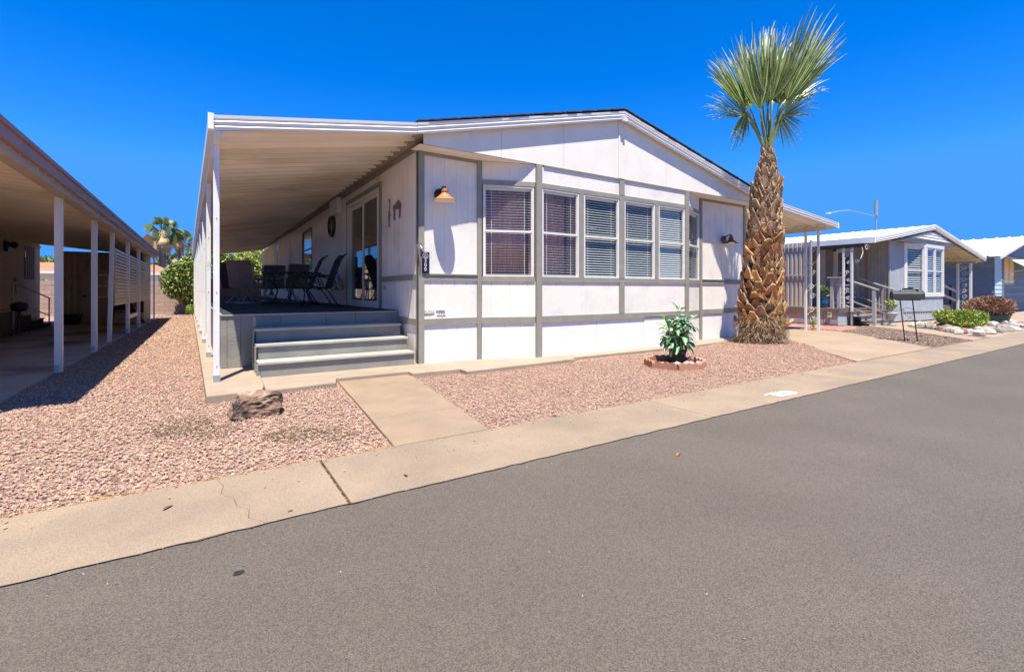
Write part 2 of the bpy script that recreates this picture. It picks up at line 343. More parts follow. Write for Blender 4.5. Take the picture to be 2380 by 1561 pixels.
def window(parent, fr, x0, x1, z0, z1, n=30, rail=.5, fm=None, fw=.028, gm=None, tilt=.3, slat=True, name='window', vbar=0, cord=True):
    """double-hung window in a wall opening: frame, sashes, glass, blind of separate slats"""
    fm = fm or win_white; gm = gm or glass
    mb = MB(fr)
    mb.box(x0,x1,-.012,.05,z0,z0+fw); mb.box(x0,x1,-.012,.05,z1-fw,z1); mb.box(x0,x0+fw,-.012,.05,z0+fw,z1-fw); mb.box(x1-fw,x1,-.012,.05,z0+fw,z1-fw)
    w = mb.build(name, fm, parent)
    zm = z0+(z1-z0)*rail
    s = MB(fr)
    a, b = x0+fw+.001, x1-fw-.001
    if rail: s.box(a,b,-.006,.02,zm-.018,zm+.018)
    for v in range(vbar): xv = a+(b-a)*(v+1)/(vbar+1); s.box(xv-.012,xv+.012,-.004,.018,z0+fw,z1-fw)
    s.box(a,a+.016,0,.03,z0+fw,z1-fw); s.box(b-.016,b,0,.03,z0+fw,z1-fw)
    s.build('sash', fm, w)
    for (za, zb) in (((z0+fw,zm-.019),(zm+.019,z1-fw)) if rail else ((z0+fw,z1-fw),)):
        MB(fr).poly((a+.017,.012,za),(b-.017,.012,za),(b-.017,.012,zb),(a+.017,.012,zb)).build('pane', gm, w)
    if slat:
        dz = (z1-z0-2*fw-.05)/n; first = None
        MB(fr).box(a+.01,b-.01,.05,.085,z1-fw-.04,z1-fw-.002).build('blind_head', slat_m, w)
        for i in range(n):
            z = z0+fw+.015+dz*i
            if first is None:
                hh = .018*tilt; first = MB(fr).hexa([(a+.012,.05,z-hh),(b-.012,.05,z-hh),(b-.012,.085,z+hh),(a+.012,.085,z+hh),
                    (a+.012,.05,z-hh+.003),(b-.012,.05,z-hh+.003),(b-.012,.085,z+hh+.003),(a+.012,.085,z+hh+.003)]).build('blind_slat', slat_m, w); zf = z; lf = WO[first.name].copy()
            else: inst(first, w, lf+Vector((0,0,z-zf)))
        if cord:
            cd = MB(fr)
            for q in (.15,.85): xq = a+(b-a)*q; cd.box(xq-.003,xq+.003,.047,.049,z0+fw+.01,z1-fw-.04)
            cd.build('blind_cord', slat_m, w)
    return w
def pans(parent, name, mat, y0, y1, xa, za, xb, zb, per=.305, rib=.03, xa_f=None, under=True):
    """roof pans side by side along y, each spanning from (xa,za) to (xb,zb)"""
    n = max(1, round((y1-y0)/per)); per = (y1-y0)/n
    for i in range(n):
        y = y0+per*i; yy = [(0,0),(.40,.004),(.80,0),(.84,-rib),(.94,-rib),(.98,0),(1.0,.001)]
        XA = xa_f(y) if xa_f else xa; ZA = za
        mb = MB(); mb.strip([(XA,y+per*q,ZA+r) for q,r in yy],[(xb,y+per*q,zb+r) for q,r in yy])
        mb.strip([(XA,y+per*q,ZA+r+.004) for q,r in yy],[(xb,y+per*q,zb+r+.004) for q,r in yy])
        mb.build(name, mat, parent)
def fascia(parent, name, mat, p0, p1, h=.14, t=.03, n=(0,-1,0)):
    """gutter-like moulded fascia between two points (bottom edge)"""
    p0 = Vector(p0); p1 = Vector(p1); n = Vector(n); mb = MB()
    prof = [(0,0),(.012,0),(.02,.02),(.008,.045),(.02,.055),(.03,.075),(.02,.09),(.012,.1),(.03,.115),(.034,h-.004),(.0,h),(-t,h),(-t,0)]
    up = Vector((0,0,1))
    a = [mb.P(p0+n*d+up*z) for d,z in prof]; b = [mb.P(p1+n*d+up*z) for d,z in prof]
    k = len(prof)
    for i in range(k): mb.face((a[i],a[(i+1)%k],b[(i+1)%k],b[i]))
    mb.face(a); mb.face(b[::-1])
    return mb.build(name, mat, parent)
def rock_mb(c, rx, ry, rz, seed, sub=2, rough=.18, flat=.35):
    import bmesh
    rr = random.Random(seed); bm = bmesh.new(); bmesh.ops.create_icosphere(bm, subdivisions=sub, radius=1)
    ks = [(Vector((rr.gauss(0,1),rr.gauss(0,1),rr.gauss(0,1))).normalized(), rr.uniform(.55,.9)) for _ in range(9)]
    mb = MB(); rot = rr.uniform(0, 6.28); cr, sr = math.cos(rot), math.sin(rot)
    for v in bm.verts:
        p = v.co.copy()
        for k, d in ks:
            q = p.dot(k)
            if q > d: p -= k*(q-d)
        p *= 1+rr.uniform(-rough, rough)*.4
        mb.P((c[0]+p.x*rx, c[1]+p.y*ry, c[2]+max(p.z, -flat)*rz+flat*rz*.6))
    for f in bm.faces: mb.face([v.index for v in f.verts])
    bm.free(); return mb
def leaves(mb, c, rad, n, size, rr, nm=3, shell=.55, droop=0, up=0, asp=.45, lump=.25, cut=None):
    """many leaf-sized faces through a lumpy ellipsoid"""
    lob = [(Vector((rr.gauss(0,1),rr.gauss(0,1),rr.gauss(0,.8))).normalized(), rr.uniform(.5,1)) for _ in range(14)]
    for _ in range(n):
        d = Vector((rr.gauss(0,1),rr.gauss(0,1),rr.gauss(0,1))).normalized()
        rs = 1-lump+lump*1.6*max(max(0,d.dot(k))**6*a for k,a in lob)
        t = (shell+(1-shell)*rr.random()**.6)*rs
        p = Vector((c[0]+d.x*rad[0]*t, c[1]+d.y*rad[1]*t, c[2]+d.z*rad[2]*t))
        if cut and cut(p): continue
        s = size*rr.uniform(.6,1.35)
        a = (d+Vector((rr.gauss(0,.8),rr.gauss(0,.8),rr.gauss(0,.8)+up-droop))).normalized()
        b = a.cross(Vector((rr.gauss(0,1),rr.gauss(0,1),rr.gauss(0,1)))).normalized()*s*asp
        a *= s; mb.mi = rr.randrange(nm)
        mb.poly(p-a*.5, p+b*.5, p+a*.5, p-b*.5)
def scroll(mb, c, u, w, r=.055, turns=1.5, s=1, tr=.006, start=0):
    pts = []
    for i in range(17):
        a = start+i/16*turns*2*math.pi*s; q = r*(1-i/16*.78)
        pts.append(Vector(c)+Vector(u)*math.cos(a)*q+Vector(w)*math.sin(a)*q)
    mb.tube(pts, tr, 5)
# ================================================================== SETTING
def struct(o): o['kind'] = 'structure'; return o
struct(MB().poly((-300,-300,-.08),(400,-300,-.08),(400,400,-.08),(-300,400,-.08)).build('ground', dirt_m))
# asphalt road with a ragged edge against the sidewalk
rr = random.Random(3)
ex = [-60+.0*0]; 
xs = [-60,-20,-8] + [-8+.07*i for i in range(1,420)] + [24,30,40,60,95]
ey = [2.552+rr.uniform(-.006,.006)+.002*math.sin(x*2.1) for x in xs]
mb = MB(); mb.strip([(x,y,.004) for x,y in zip(xs,ey)], [(x,-9,.004) for x in xs]); mb.strip([(x,y,.004) for x,y in zip(xs,ey)], [(x,y-.0,-.05) for x,y in zip(xs,ey)])
struct(mb.build('road', asphalt_m))
mb = MB(); mb.strip([(x,y+.004,.009) for x,y in zip(xs,ey)], [(x,y+.003-max(0,rr.random()-.35)*.022,.009) for x,y in zip(xs,ey)])
mb.strip([(x,y+.004,.009) for x,y in zip(xs,ey)], [(x,y+.007,-.03) for x,y in zip(xs,ey)])
struct(mb.build('asphalt_edge', tar_m))
# sidewalk slabs
sw = thing('sidewalk', '', '', (0,2.95,0)); del sw['label']; del sw['category']; sw['kind'] = 'structure'
js = [-8.8,-5.65,-2.5,.65,3.81,6.82,9.9,13.0,16.1,19.2,22.3,25.4,28.5,31.6,36,42,50,60]
for a, b in zip(js, js[1:]):
    if a == -2.5:      # slab with a ragged crack across it
        cr = [(.07,3.34),(.10,3.2),(.085,3.08),(.14,2.98),(.15,2.86),(.20,2.78),(.19,2.68),(.25,2.6),(.24,2.48)]
        MB().prism([(a+.008,2.48)]+[(x-.0012,y) for x,y in cr[::-1]]+[(a+.008,3.34)], -.1, 0).build('slab', conc_m, sw)
        MB().prism([(x+.0012,y) for x,y in cr]+[(b-.008,2.48),(b-.008,3.34)], -.1, 0).build('slab', conc_m, sw)
    else:
        g0 = .010 if a == .65 else .006
        MB().box(a+g0,b-(.006),2.48,3.34,-.1,0).build('slab', conc_m, sw, bevel=.006)
struct(MB().poly((-20,2.45,-.03),(60,2.45,-.03),(60,3.36,-.03),(-20,3.36,-.03)).build('joint_bed', soil_m))
# front walkway (two pours)
wk = thing('walkway', '', '', (1.6,4.5,0)); del wk['label']; del wk['category']; wk['kind'] = 'structure'
MB().prism([(1.16,3.352),(1.95,3.352),(2.055,4.12),(1.235,4.17)], -.1, .002).build('slab', conc_walk, wk, bevel=.006)
MB().prism([(1.236,4.182),(2.057,4.132),(2.33,6.1),(1.40,6.1)], -.1, .002).build('slab', conc_walk, wk, bevel=.006)
# house slab and kerb strips
fs = thing('foundation_slab', '', '', (1.5,6,0)); del fs['label']; del fs['category']; fs['kind'] = 'structure'
MB().prism([(.03,5.66),(.53,5.68),(.57,5.93),(.60,6.6),(.60,29.2),(-.42,29.2)], -.1, .07).build('slab', conc_slab, fs, bevel=.012)
MB().prism([(.575,5.76),(1.32,5.84),(1.38,6.11),(2.3,6.11),(2.3,5.93),(2.98,5.90),(3.0,6.61),(2.7,6.9),(.61,6.9)], -.1, .045).build('slab', conc_slab, fs, bevel=.012)
MB().prism([(2.99,5.72),(5.0,5.84),(5.0,6.6),(3.01,6.6)], -.1, .035).build('slab', conc_slab, fs, bevel=.01)
MB().prism([(5.01,6.0),(8.5,6.02),(11.1,6.4),(11.1,6.7),(5.01,6.7)], -.1, .03).build('slab', conc_slab, fs, bevel=.01)
# driveway, brick strip, neighbour's path and slab
dv = thing('driveway', '', '', (12,6,0)); del dv['label']; del dv['category']; dv['kind'] = 'structure'
MB().prism([(8.67,3.352),(11.95,3.352),(14.25,5.6),(14.62,6.3),(12.2,6.3),(10.9,5.6)], -.1, .004).build('slab', drive_m, dv)
MB().prism([(12.2,6.31),(14.62,6.31),(14.8,7.2),(14.8,24),(11.15,24),(11.15,6.31)], -.1, .004).build('slab', drive_m, dv)
bp_ = thing('brick_paving', '', '', (15.8,7,0)); del bp_['label']; del bp_['category']; bp_['kind'] = 'structure'
b0 = None
for j in range(34):
    for i in range(11):
        x = 14.86+.19*i+(.095 if j%2 else 0); y = 6.18+.1*j
        if x > 16.75 or y > 9.4 or y < 6.12+.28*max(0,(x-15.6)): continue
        if b0 is None: b0 = MB().box(x,x+.182,y,y+.092,-.04,.004).build('brick', brick_pink, bp_); l0 = Vector((x,y))
        else: inst(b0, bp_, WO[b0.name]+Vector((x-l0.x,y-l0.y,random.uniform(-.002,.002))))
struct(MB().poly((14.8,6.1,-.02),(16.9,6.1,-.02),(16.9,24,-.02),(14.8,24,-.02)).build('paving_bed', gravel_brown))
struct(MB().prism([(17.3,6.62),(17.3,6.28),(16.9,5.6),(14.5,3.352),(15.3,3.352),(17.95,5.6),(20.0,5.95),(20.0,6.6)], -.1, .006).build('neighbour_path', drive_m))
struct(MB().poly((11.0,3.35,-.012),(16.0,3.35,-.012),(17.6,6.7,-.012),(14.0,6.7,-.012)).build('brown_gravel_bed', gravel_brown))
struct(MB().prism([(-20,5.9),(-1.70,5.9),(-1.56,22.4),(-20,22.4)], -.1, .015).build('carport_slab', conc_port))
struct(MB().poly((15.2,3.35,-.02),(60,3.35,-.02),(60,30,-.02),(15.2,30,-.02)).build('neighbour_yard', dirt_m))
# gravel bed with the mound at the palm
PALM = (9.94, 5.47)
def gh(x, y):
    d2 = (x-PALM[0])**2+(y-PALM[1]+.1)**2
    return -.022+.085*math.exp(-d2/1.1)+.006*math.sin(x*3.1+y)*math.sin(y*2.7)
mb = MB(); nx, ny = 150, 60
gx = np.concatenate([np.linspace(-7,-2,8)[:-1], np.linspace(-2,11.6,110)]); gy = np.concatenate([np.linspace(3.345,7,30)[:-1], np.linspace(7,32,26)])
ids = [[mb.P((x,y,gh(x,y) if not (x<-1.5) else -.022)) for y in gy] for x in gx]
for i in range(len(gx)-1):
    for j in range(len(gy)-1):
        if gx[i] > 8.6 and gy[j] < 6.5 and gx[i]-8.75 > (gy[j]-3.34)*.95: continue
        mb.face((ids[i][j],ids[i+1][j],ids[i+1][j+1],ids[i][j+1]))
struct(mb.build('gravel_ground', gravel_bed, smooth=True))

# ---- loose gravel: instanced little stones (stuff)
def stones(name, pts, scl, mats, seed, nvar=6):
    me = bpy.data.meshes.new(name); me.from_pydata([tuple(p) for p in pts], [], []); n = len(pts); rg = np.random.RandomState(seed)
    a = me.attributes.new('rot', 'FLOAT_VECTOR', 'POINT'); a.data.foreach_set('vector', np.column_stack([rg.uniform(-.5,.5,n), rg.uniform(-.5,.5,n), rg.uniform(0,6.28,n)]).astype(np.float32).ravel())
    a = me.attributes.new('scl', 'FLOAT', 'POINT'); a.data.foreach_set('value', np.asarray(scl, dtype=np.float32))
    o = bpy.data.objects.new(name, me); C.objects.link(o); o['kind'] = 'stuff'
    col = bpy.data.collections.new(name+'_pieces')
    for k in range(nvar):
        m = rock_mb((0,0,0), 1, rg.uniform(.6,.95), rg.uniform(.38,.6), seed*10+k, sub=1, rough=.25, flat=.9)
        sm = bpy.data.meshes.new('pebble'); sm.from_pydata([tuple(v) for v in m.v], [], m.f); sm.materials.append(mats[k%len(mats)])
        so = bpy.data.objects.new('pebble', sm); col.objects.link(so)
    ng = bpy.data.node_groups.new(name, 'GeometryNodeTree')
    ng.interface.new_socket('Geometry', in_out='INPUT', socket_type='NodeSocketGeometry'); ng.interface.new_socket('Geometry', in_out='OUTPUT', socket_type='NodeSocketGeometry')
    N = ng.nodes; L = ng.links
    gi = N.new('NodeGroupInput'); go = N.new('NodeGroupOutput'); ip = N.new('GeometryNodeInstanceOnPoints'); ci = N.new('GeometryNodeCollectionInfo')
    ci.inputs['Collection'].default_value = col; ci.inputs['Separate Children'].default_value = True; ci.inputs['Reset Children'].default_value = True
    ip.inputs['Pick Instance'].default_value = True
    ra = N.new('GeometryNodeInputNamedAttribute'); ra.data_type = 'FLOAT_VECTOR'; ra.inputs['Name'].default_value = 'rot'
    sa = N.new('GeometryNodeInputNamedAttribute'); sa.data_type = 'FLOAT'; sa.inputs['Name'].default_value = 'scl'
    rv = N.new('FunctionNodeRandomValue'); rv.data_type = 'INT'; rv.inputs[4].default_value = 0; rv.inputs[5].default_value = nvar-1
    L.new(gi.outputs[0], ip.inputs['Points']); L.new(ci.outputs[0], ip.inputs['Instance']); L.new(ra.outputs['Attribute'], ip.inputs['Rotation'])
    L.new(sa.outputs['Attribute'], ip.inputs['Scale']); L.new(rv.outputs[2], ip.inputs['Instance Index']); L.new(ip.outputs[0], go.inputs[0])
    md = o.modifiers.new('scatter', 'NODES'); md.node_group = ng
    return o
def inpoly(x, y, poly):
    c = np.zeros(len(x), bool); n = len(poly)
    for i in range(n):
        x1,y1 = poly[i]; x2,y2 = poly[(i+1)%n]
        if y1 == y2: continue
        k = ((y1>y)!=(y2>y)) & (x < (x2-x1)*(y-y1)/(y2-y1)+x1); c ^= k
    return c
EXC = [[(1.15,3.3),(1.96,3.3),(2.345,6.2),(1.39,6.2)], [(.025,5.655),(.53,5.675),(.60,5.76),(1.33,5.835),(1.38,6.1),(2.3,6.1),(2.3,5.92),(2.98,5.89),(2.99,5.71),(5.0,5.83),(8.5,6.01),(11.1,6.39),(11.1,40),(-.45,40),(-.42,29)],
       [(8.6,3.2),(12,3.2),(14,6),(12,6.3),(10.95,5.62)], [(-30,5.88),(-1.695,5.88),(-1.56,22.4),(-30,22.4)]]
rg = np.random.RandomState(11)
P_, Sc = [], []
for (x0,x1,y0,y1,den,s0) in ((-1.5,1.3,3.30,6.4,3000,.0118),(-3.2,-1.4,3.9,8,900,.014),(-1.9,.1,6.4,12,2000,.0130),(-1.75,.0,12,20,650,.0195),(-1.7,.0,20,27,330,.022),(1.9,6,3.32,6.0,2300,.0102),(6,11.2,3.32,6.4,1500,.012),(10.5,11.6,5.6,6.4,500,.016)):
    n = int((x1-x0)*(y1-y0)*den); x = rg.uniform(x0,x1,n); y = rg.uniform(y0,y1,n)
    k = ~np.any([inpoly(x,y,p) for p in EXC], axis=0)
    edge = np.where(y<3.36, rg.rand(n)<.35, True); k &= edge
    x, y = x[k], y[k]
    z = np.array([gh(a,b) for a,b in zip(x,y)])+rg.uniform(.0,.012,len(x))
    P_.append(np.column_stack([x,y,z])); Sc.append(s0*(.45+1.1*rg.rand(len(x))**1.8))
stone_g = M('grey_gravel_stone', (.36,.28,.235), (.28,.215,.18), sc=30, rough=.9, rnd=.3, bump=.4, bs=160)
stone_t = M('tan_gravel_stone', (.47,.33,.22), (.38,.26,.175), sc=30, rough=.9, rnd=.35, bump=.4, bs=160)
stones('pink_gravel', np.concatenate(P_), np.concatenate(Sc), [stone_m,stone_m,stone_t,stone_m,stone_g,stone_m], 5, 6)
n = 5000; x = rg.uniform(11,17.6,n); y = rg.uniform(3.4,6.6,n)
k = (x > 12.0+(y-3.35)*1.02) & (x < 14.45+(y-3.35)*1.1)
k &= ~inpoly(x,y,[(14.8,6.15),(17.5,6.15),(17.5,7),(14.8,7)])
brn = M('brown_gravel_stone', (.27,.19,.145), (.20,.14,.11), sc=30, rough=.9, rnd=.4)
stones('brown_gravel', np.column_stack([x[k],y[k],np.full(k.sum(),-.008)]), .022*rg.uniform(.6,1.2,k.sum()), [brn], 8, 4)
# dry weeds and straw litter
def tufts(name, spots, mat, hmax=.05, seed=1):
    rr = random.Random(seed); mb = MB()
    for cx, cy, rx, ry, n in spots:
        for _ in range(n):
            a = rr.uniform(0,6.28); q = rr.random()**.5; x = cx+math.cos(a)*rx*q; y = cy+math.sin(a)*ry*q; z = gh(x,y)+.006
            t = rr.uniform(0,6.28); l = rr.uniform(.02,.075); h = rr.uniform(.004,hmax)
            dx, dy = math.cos(t)*l, math.sin(t)*l; w = .0025
            mb.poly((x-dy/l*w,y+dx/l*w,z),(x+dy/l*w,y-dx/l*w,z),(x+dx,y+dy,z+h))
    return mb.build(name, mat, kind='stuff')
tufts('dry_weeds', [(-.15,4.85,.22,.35,900),(.05,4.55,.2,.25,350),(.62,4.08,.24,.2,700),(.9,3.9,.15,.14,250),(7.3,5.3,.3,.2,60)], grass_dry, .035, 2)
litter = [( -1.2+.1*i, 3.36+.02*random.random(), .10, .035, 60) for i in range(26)] + [(.665,2.6+.04*i,.012,.03,5) for i in range(18)] + [(4+.35*i,3.37,.2,.025,6) for i in range(11)]
tufts('straw_litter', litter, straw_m, .02, 4)

# ================================================================== MAIN HOUSE
X0, Y0, YB = 2.67, 6.62, 6.30
house = thing('manufactured_house', 'white mobile home with grey trim boards, bay windows and a low gable roof', 'house', (6.8,6.6,0))
FA = F((0,Y0,0)); FB_a = (3.69,Y0); FB_b = (4.56,YB)
FC = F((0,YB,0))
FS = F((X0,0,0), (0,1,0), (1,0,0))       # side wall, x=Y, y into wall = +X
ub = Vector((FB_b[0]-FB_a[0], FB_b[1]-FB_a[1], 0)); LB = ub.length
FBf = F((FB_a[0],FB_a[1],0), ub, Vector((-ub.y,ub.x,0)))
FD_a = (8.40,YB); FD_b = (9.25,Y0); ud = Vector((FD_b[0]-FD_a[0], FD_b[1]-FD_a[1], 0)); LD = ud.length
FDf = F((FD_a[0],FD_a[1],0), ud, Vector((-ud.y,ud.x,0)))
zL, zM, zW0, zW1, zT = .645, 1.31, 1.345, 2.79, 3.17
def panel(fr, x0, x1, z0, z1, mat=white_wall, gs=.2, off=0): return grooved(fr, x0, x1, z0, z1, gs, off).build('siding_panel', mat, house)
def board(fr, x0, x1, z0, z1, y0=-.022, y1=.004, mat=trim_grey, name='trim_board'): return MB(fr).box(x0,x1,y0,y1,z0,z1).build(name, mat, house)
# section A (left), E (right)
for fr, a, b, m in ((FA, X0+.07, 3.63, 0), (FA, 9.32, 10.93, 1)):
    panel(fr, a, b, .03, .60, skirt_white, .22); panel(fr, a, b, .70, 1.27); panel(fr, a, b, 1.35, 3.165, off=.03)
    board(fr, a, b, .60, .70); board(fr, a, b, 1.27, 1.35, -.02); board(fr, a, b, 1.352, 1.372, -.035, -.0); board(fr, a, b, 3.12, 3.168, -.018)
board(FA, X0-.022, X0+.07, .02, 3.168, -.024, .02); board(FA, 3.63, 3.705, .02, 3.168, -.026, .02)
board(FA, 9.245, 9.32, .02, 3.168, -.026, .02); board(FA, 10.93, 11.0, .02, 3.168, -.024, .02)
# bay sections B and D
for fr, L_, nm in ((FBf, LB, 30), (FDf, LD, 30)):
    panel(fr, .03, L_-.02, .03, .595, skirt_white, .25); panel(fr, .03, L_-.02, .695, 1.262, white_wall, .3); panel(fr, .03, L_-.02, 2.875, 3.165, white_wall, .3)
    board(fr, .02, L_-.03, .595, .695); board(fr, .02, L_-.03, 1.262, 1.34, -.02); board(fr, .02, L_-.03, 2.80, 2.875, -.02)
    MB(fr).box(.0,.025,-.0,.06,1.34,2.80).build('jamb', win_white, house); 
    window(house, fr, .045, L_-.045, 1.343, 2.798, 31, .5, tilt=.05 if fr is FBf else .5)
# bay front C
cx = [4.60, 5.50, 6.41, 6.50, 7.43, 8.36]
edges = [4.655, 5.455, 5.565, 6.405, 6.575, 7.395, 7.50, 8.31]
seams = [4.66, 5.63, 6.75, 7.85, 8.31]
for a, b in ((4.655,6.43),(6.555,8.32)):
    panel(FC, a, b, .695, 1.262, white_wall, .61); panel(FC, a, b, 2.875, 3.165, white_wall, .61)
sk = [4.655, 5.88, 7.08, 8.32]
for a, b in zip(sk, sk[1:]): panel(FC, a+.003, b-.003, .03, .595, skirt_white, 3)
board(FC, 4.655, 7.10, .595, .685, -.026); board(FC, 4.70, 8.31, .685, .70, -.02); board(FC, 7.103, 8.31, .61, .684, -.021)
board(FC, 4.655, 8.31, 1.262, 1.34, -.02); board(FC, 4.655, 8.31, 2.80, 2.875, -.02)
board(FC, 4.545, 4.655, .02, 3.168, -.03, .03); board(FC, 8.31, 8.42, .02, 3.168, -.03, .03)
board(FC, 6.43, 6.555, .70, 1.261, -.024, .02); board(FC, 6.43, 6.555, 1.341, 2.799, -.024, .05); board(FC, 6.43, 6.555, 2.876, 3.168, -.024, .02)
board(FC, 5.462, 5.562, 1.341, 2.799, -.02, .05); board(FC, 7.402, 7.50, 1.341, 2.799, -.02, .05)
board(FC, 4.7, 8.3, 3.155, 3.168, -.024, 0)
for a, b, tl in ((4.66,5.458,.15),(5.566,6.426,.45),(6.559,7.398,.5),(7.504,8.306,.95)):
    window(house, FC, a, b, 1.343, 2.798, 31, .5, tilt=tl)
# interior seen through the glass
mb = MB(); mb.poly((X0+.05,11.5,.78),(10.95,11.5,.78),(10.95,11.5,3.1),(X0+.05,11.5,3.1)); mb.poly((X0+.05,Y0+.08,.78),(10.95,Y0+.08,.78),(10.95,11.5,.78),(X0+.05,11.5,.78))
mb.poly((3.75,Y0+.08,.78),(4.6,YB+.08,.78),(8.36,YB+.08,.78),(9.2,Y0+.08,.78)); mb.poly((X0+.05,Y0+.03,3.15),(10.95,Y0+.03,3.15),(10.95,11.5,3.15),(X0+.05,11.5,3.15)); mb.poly((3.75,Y0+.03,3.15),(4.6,YB+.05,3.15),(8.36,YB+.05,3.15),(9.2,Y0+.03,3.15))
mb.poly((10.95,Y0+.03,.78),(10.95,11.5,.78),(10.95,11.5,3.1),(10.95,Y0+.03,3.1)); mb.build('interior_room', room_m, house)
tint_sheet_m = M('mauve_tint_sheet', (.55,.27,.30), (.42,.20,.23), sc=6, st=(3,3,.1), rough=.9)  # folded sheets added to catch sunlight and give the windows their mauve tone
for pa, pb in (((3.85,Y0+.28),(4.62,YB+.38)),((4.66,YB+.38),(5.46,YB+.38)),((5.6,YB+.5),(6.1,YB+.5))):
    mb = MB(); n = 24; L0 = Vector((*pa,0)); L1 = Vector((*pb,0))
    pp = [L0+(L1-L0)*(i/n)+Vector((0,.02*math.sin(i*1.9),0)) for i in range(n+1)]
    mb.strip([(p.x,p.y,1.2) for p in pp],[(p.x,p.y,3.0) for p in pp]); mb.build('added_tint_sheet', tint_sheet_m, house)
# soffit under the gable and the gable itself
mb = MB(); mb.poly((2.55,6.30,3.17),(11.1,6.30,3.17),(11.1,6.64,3.17),(2.55,6.64,3.17)); mb.poly((2.55,6.30,3.176),(11.1,6.30,3.176),(11.1,6.64,3.176),(2.55,6.64,3.176)); mb.build('soffit', gable_white, house)
PX_, PZ = 6.45, 4.28
SLO = lambda x: .248 if x < PX_ else .228
rz = lambda x: PZ-abs(x-PX_)*SLO(x)
gs_ = [2.60, 3.88, 5.12, 6.40, 6.50, 7.73, 8.98, 10.2, 11.08]
for a, b in zip(gs_, gs_[1:]):
    if abs(b-a) < .2: MB(F((0,YB-.014,0))).box(a,b,-.012,.03,3.178,PZ-.03).build('centre_batten', gable_white, house); continue
    grooved(F((0,YB-.012,0)), a+.003, b-.003, 3.178, 0, 5, 0, zt=lambda x: max(3.19, rz(x)+.02)).build('gable_panel', gable_white, house)
mb = MB(); mb.vprism([(2.6,3.18),(11.08,3.18),(PX_,PZ-.02)], YB+.012, YB+.03); mb.build('gable_backing', gable_white, house)
# roof: decking, shingles, fascia
mb = MB()
YF = 6.20; YE = 29.0
for sx in (-1, 1):
    xe = 2.45 if sx < 0 else 11.2
    ze = PZ+.03-abs(xe-PX_)*SLO(xe)
    mb.hexa([(PX_,YF+.03,PZ+.03),(xe,YF+.03,ze),(xe,YE,ze),(PX_,YE,PZ+.03),(PX_,YF+.03,PZ+.12),(xe,YF+.03,ze+.09),(xe,YE,ze+.09),(PX_,YE,PZ+.12)])
mb.build('roof_deck', fascia_white, house)
fascia(house, 'fascia', fascia_white, (2.47,YF,3.27), (PX_,YF,4.235), .15); fascia(house, 'fascia', fascia_white, (PX_,YF,4.235), (11.2,YF,3.155), .15)
MB().box(PX_-.05,PX_+.06,YF-.045,YF-.0,4.2,4.25).build('fascia_cap', fascia_white, house)
for sx in (-1,1):
    xe = 2.5 if sx < 0 else 11.15; n = 24; st = (xe-PX_)/n
    for i in range(n):
        xa = PX_+st*i; xb = PX_+st*(i+1.25); za = PZ+.135-abs(xa-PX_)*SLO(xb); zb = PZ+.137-abs(xb-PX_)*SLO(xb)
        r = random.uniform(-.006,.008)
        MB().hexa([(xa,YF-.045+r,za),(xb,YF-.045+r,zb+.006),(xb,YF+.25,zb+.006),(xa,YF+.25,za),(xa,YF-.045+r,za+.016),(xb,YF-.045+r,zb+.022),(xb,YF+.25,zb+.022),(xa,YF+.25,za+.016)]).build('shingle', shingle_m, house)
    mb = MB()
    for i in range(n):
        xa = PX_+st*i; xb = PX_+st*(i+1.25); za = PZ+.135-abs(xa-PX_)*SLO(xb); zb = PZ+.137-abs(xb-PX_)*SLO(xb)
        mb.hexa([(xa,YF+.25,za),(xb,YF+.25,zb+.006),(xb,YE,zb+.006),(xa,YE,za),(xa,YF+.25,za+.016),(xb,YF+.25,zb+.022),(xb,YE,zb+.022),(xa,YE,za+.016)])
    mb.build('shingle_courses', shingle_m, house, kind='stuff')
# side wall under the awning
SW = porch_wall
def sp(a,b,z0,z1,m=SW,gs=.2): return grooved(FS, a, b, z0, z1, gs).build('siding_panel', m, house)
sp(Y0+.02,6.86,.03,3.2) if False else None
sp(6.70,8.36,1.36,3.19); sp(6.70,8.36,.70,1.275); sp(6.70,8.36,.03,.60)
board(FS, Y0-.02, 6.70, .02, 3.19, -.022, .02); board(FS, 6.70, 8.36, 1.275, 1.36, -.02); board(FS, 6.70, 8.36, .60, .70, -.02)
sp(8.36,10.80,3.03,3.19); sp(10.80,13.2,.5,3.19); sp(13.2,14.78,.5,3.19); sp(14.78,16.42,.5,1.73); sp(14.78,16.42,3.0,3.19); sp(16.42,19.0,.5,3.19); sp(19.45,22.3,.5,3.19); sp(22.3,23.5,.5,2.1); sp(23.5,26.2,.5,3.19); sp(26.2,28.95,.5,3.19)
board(FS, 19.0, 19.45, .5, 3.19, -.02, .02, mat=porch_wall); board(FS, Y0, 19.0, 3.19, 3.29, -.025, .03)
board(FS, 8.36, 8.46, .6, 3.05, -.024, .02); board(FS, 8.46, 10.80, 2.97, 3.06, -.024, .02); board(FS, 10.70, 10.78, .78, 2.97, -.02, .02)
MB(FS).box(Y0-.3,29.0,-.10,.02,3.29,3.37).build('eave_board', beam_tan, house)
MB(FS).box(Y0-.3,29.0,-.16,-.10,3.31,3.36).build('eave_gutter', beam_tan, house)
# vent panel at the far end, back wall
mb = MB(FS)
for i in range(16): mb.box(22.32,23.48,-.03,.0,2.1+.065*i,2.14+.065*i)
mb.build('shutter', fascia_white, house)
MB().box(2.68,11.0,28.93,28.99,.02,3.2).build('siding_panel', white_wall, house)
grooved(F((11.0,0,0),(0,1,0),(-1,0,0)), Y0, 28.95, .03, 3.15, .4).build('siding_panel', siding_grey, house)
w = window(house, FS, 14.82, 16.38, 1.77, 2.95, 22, .5, trim_grey)
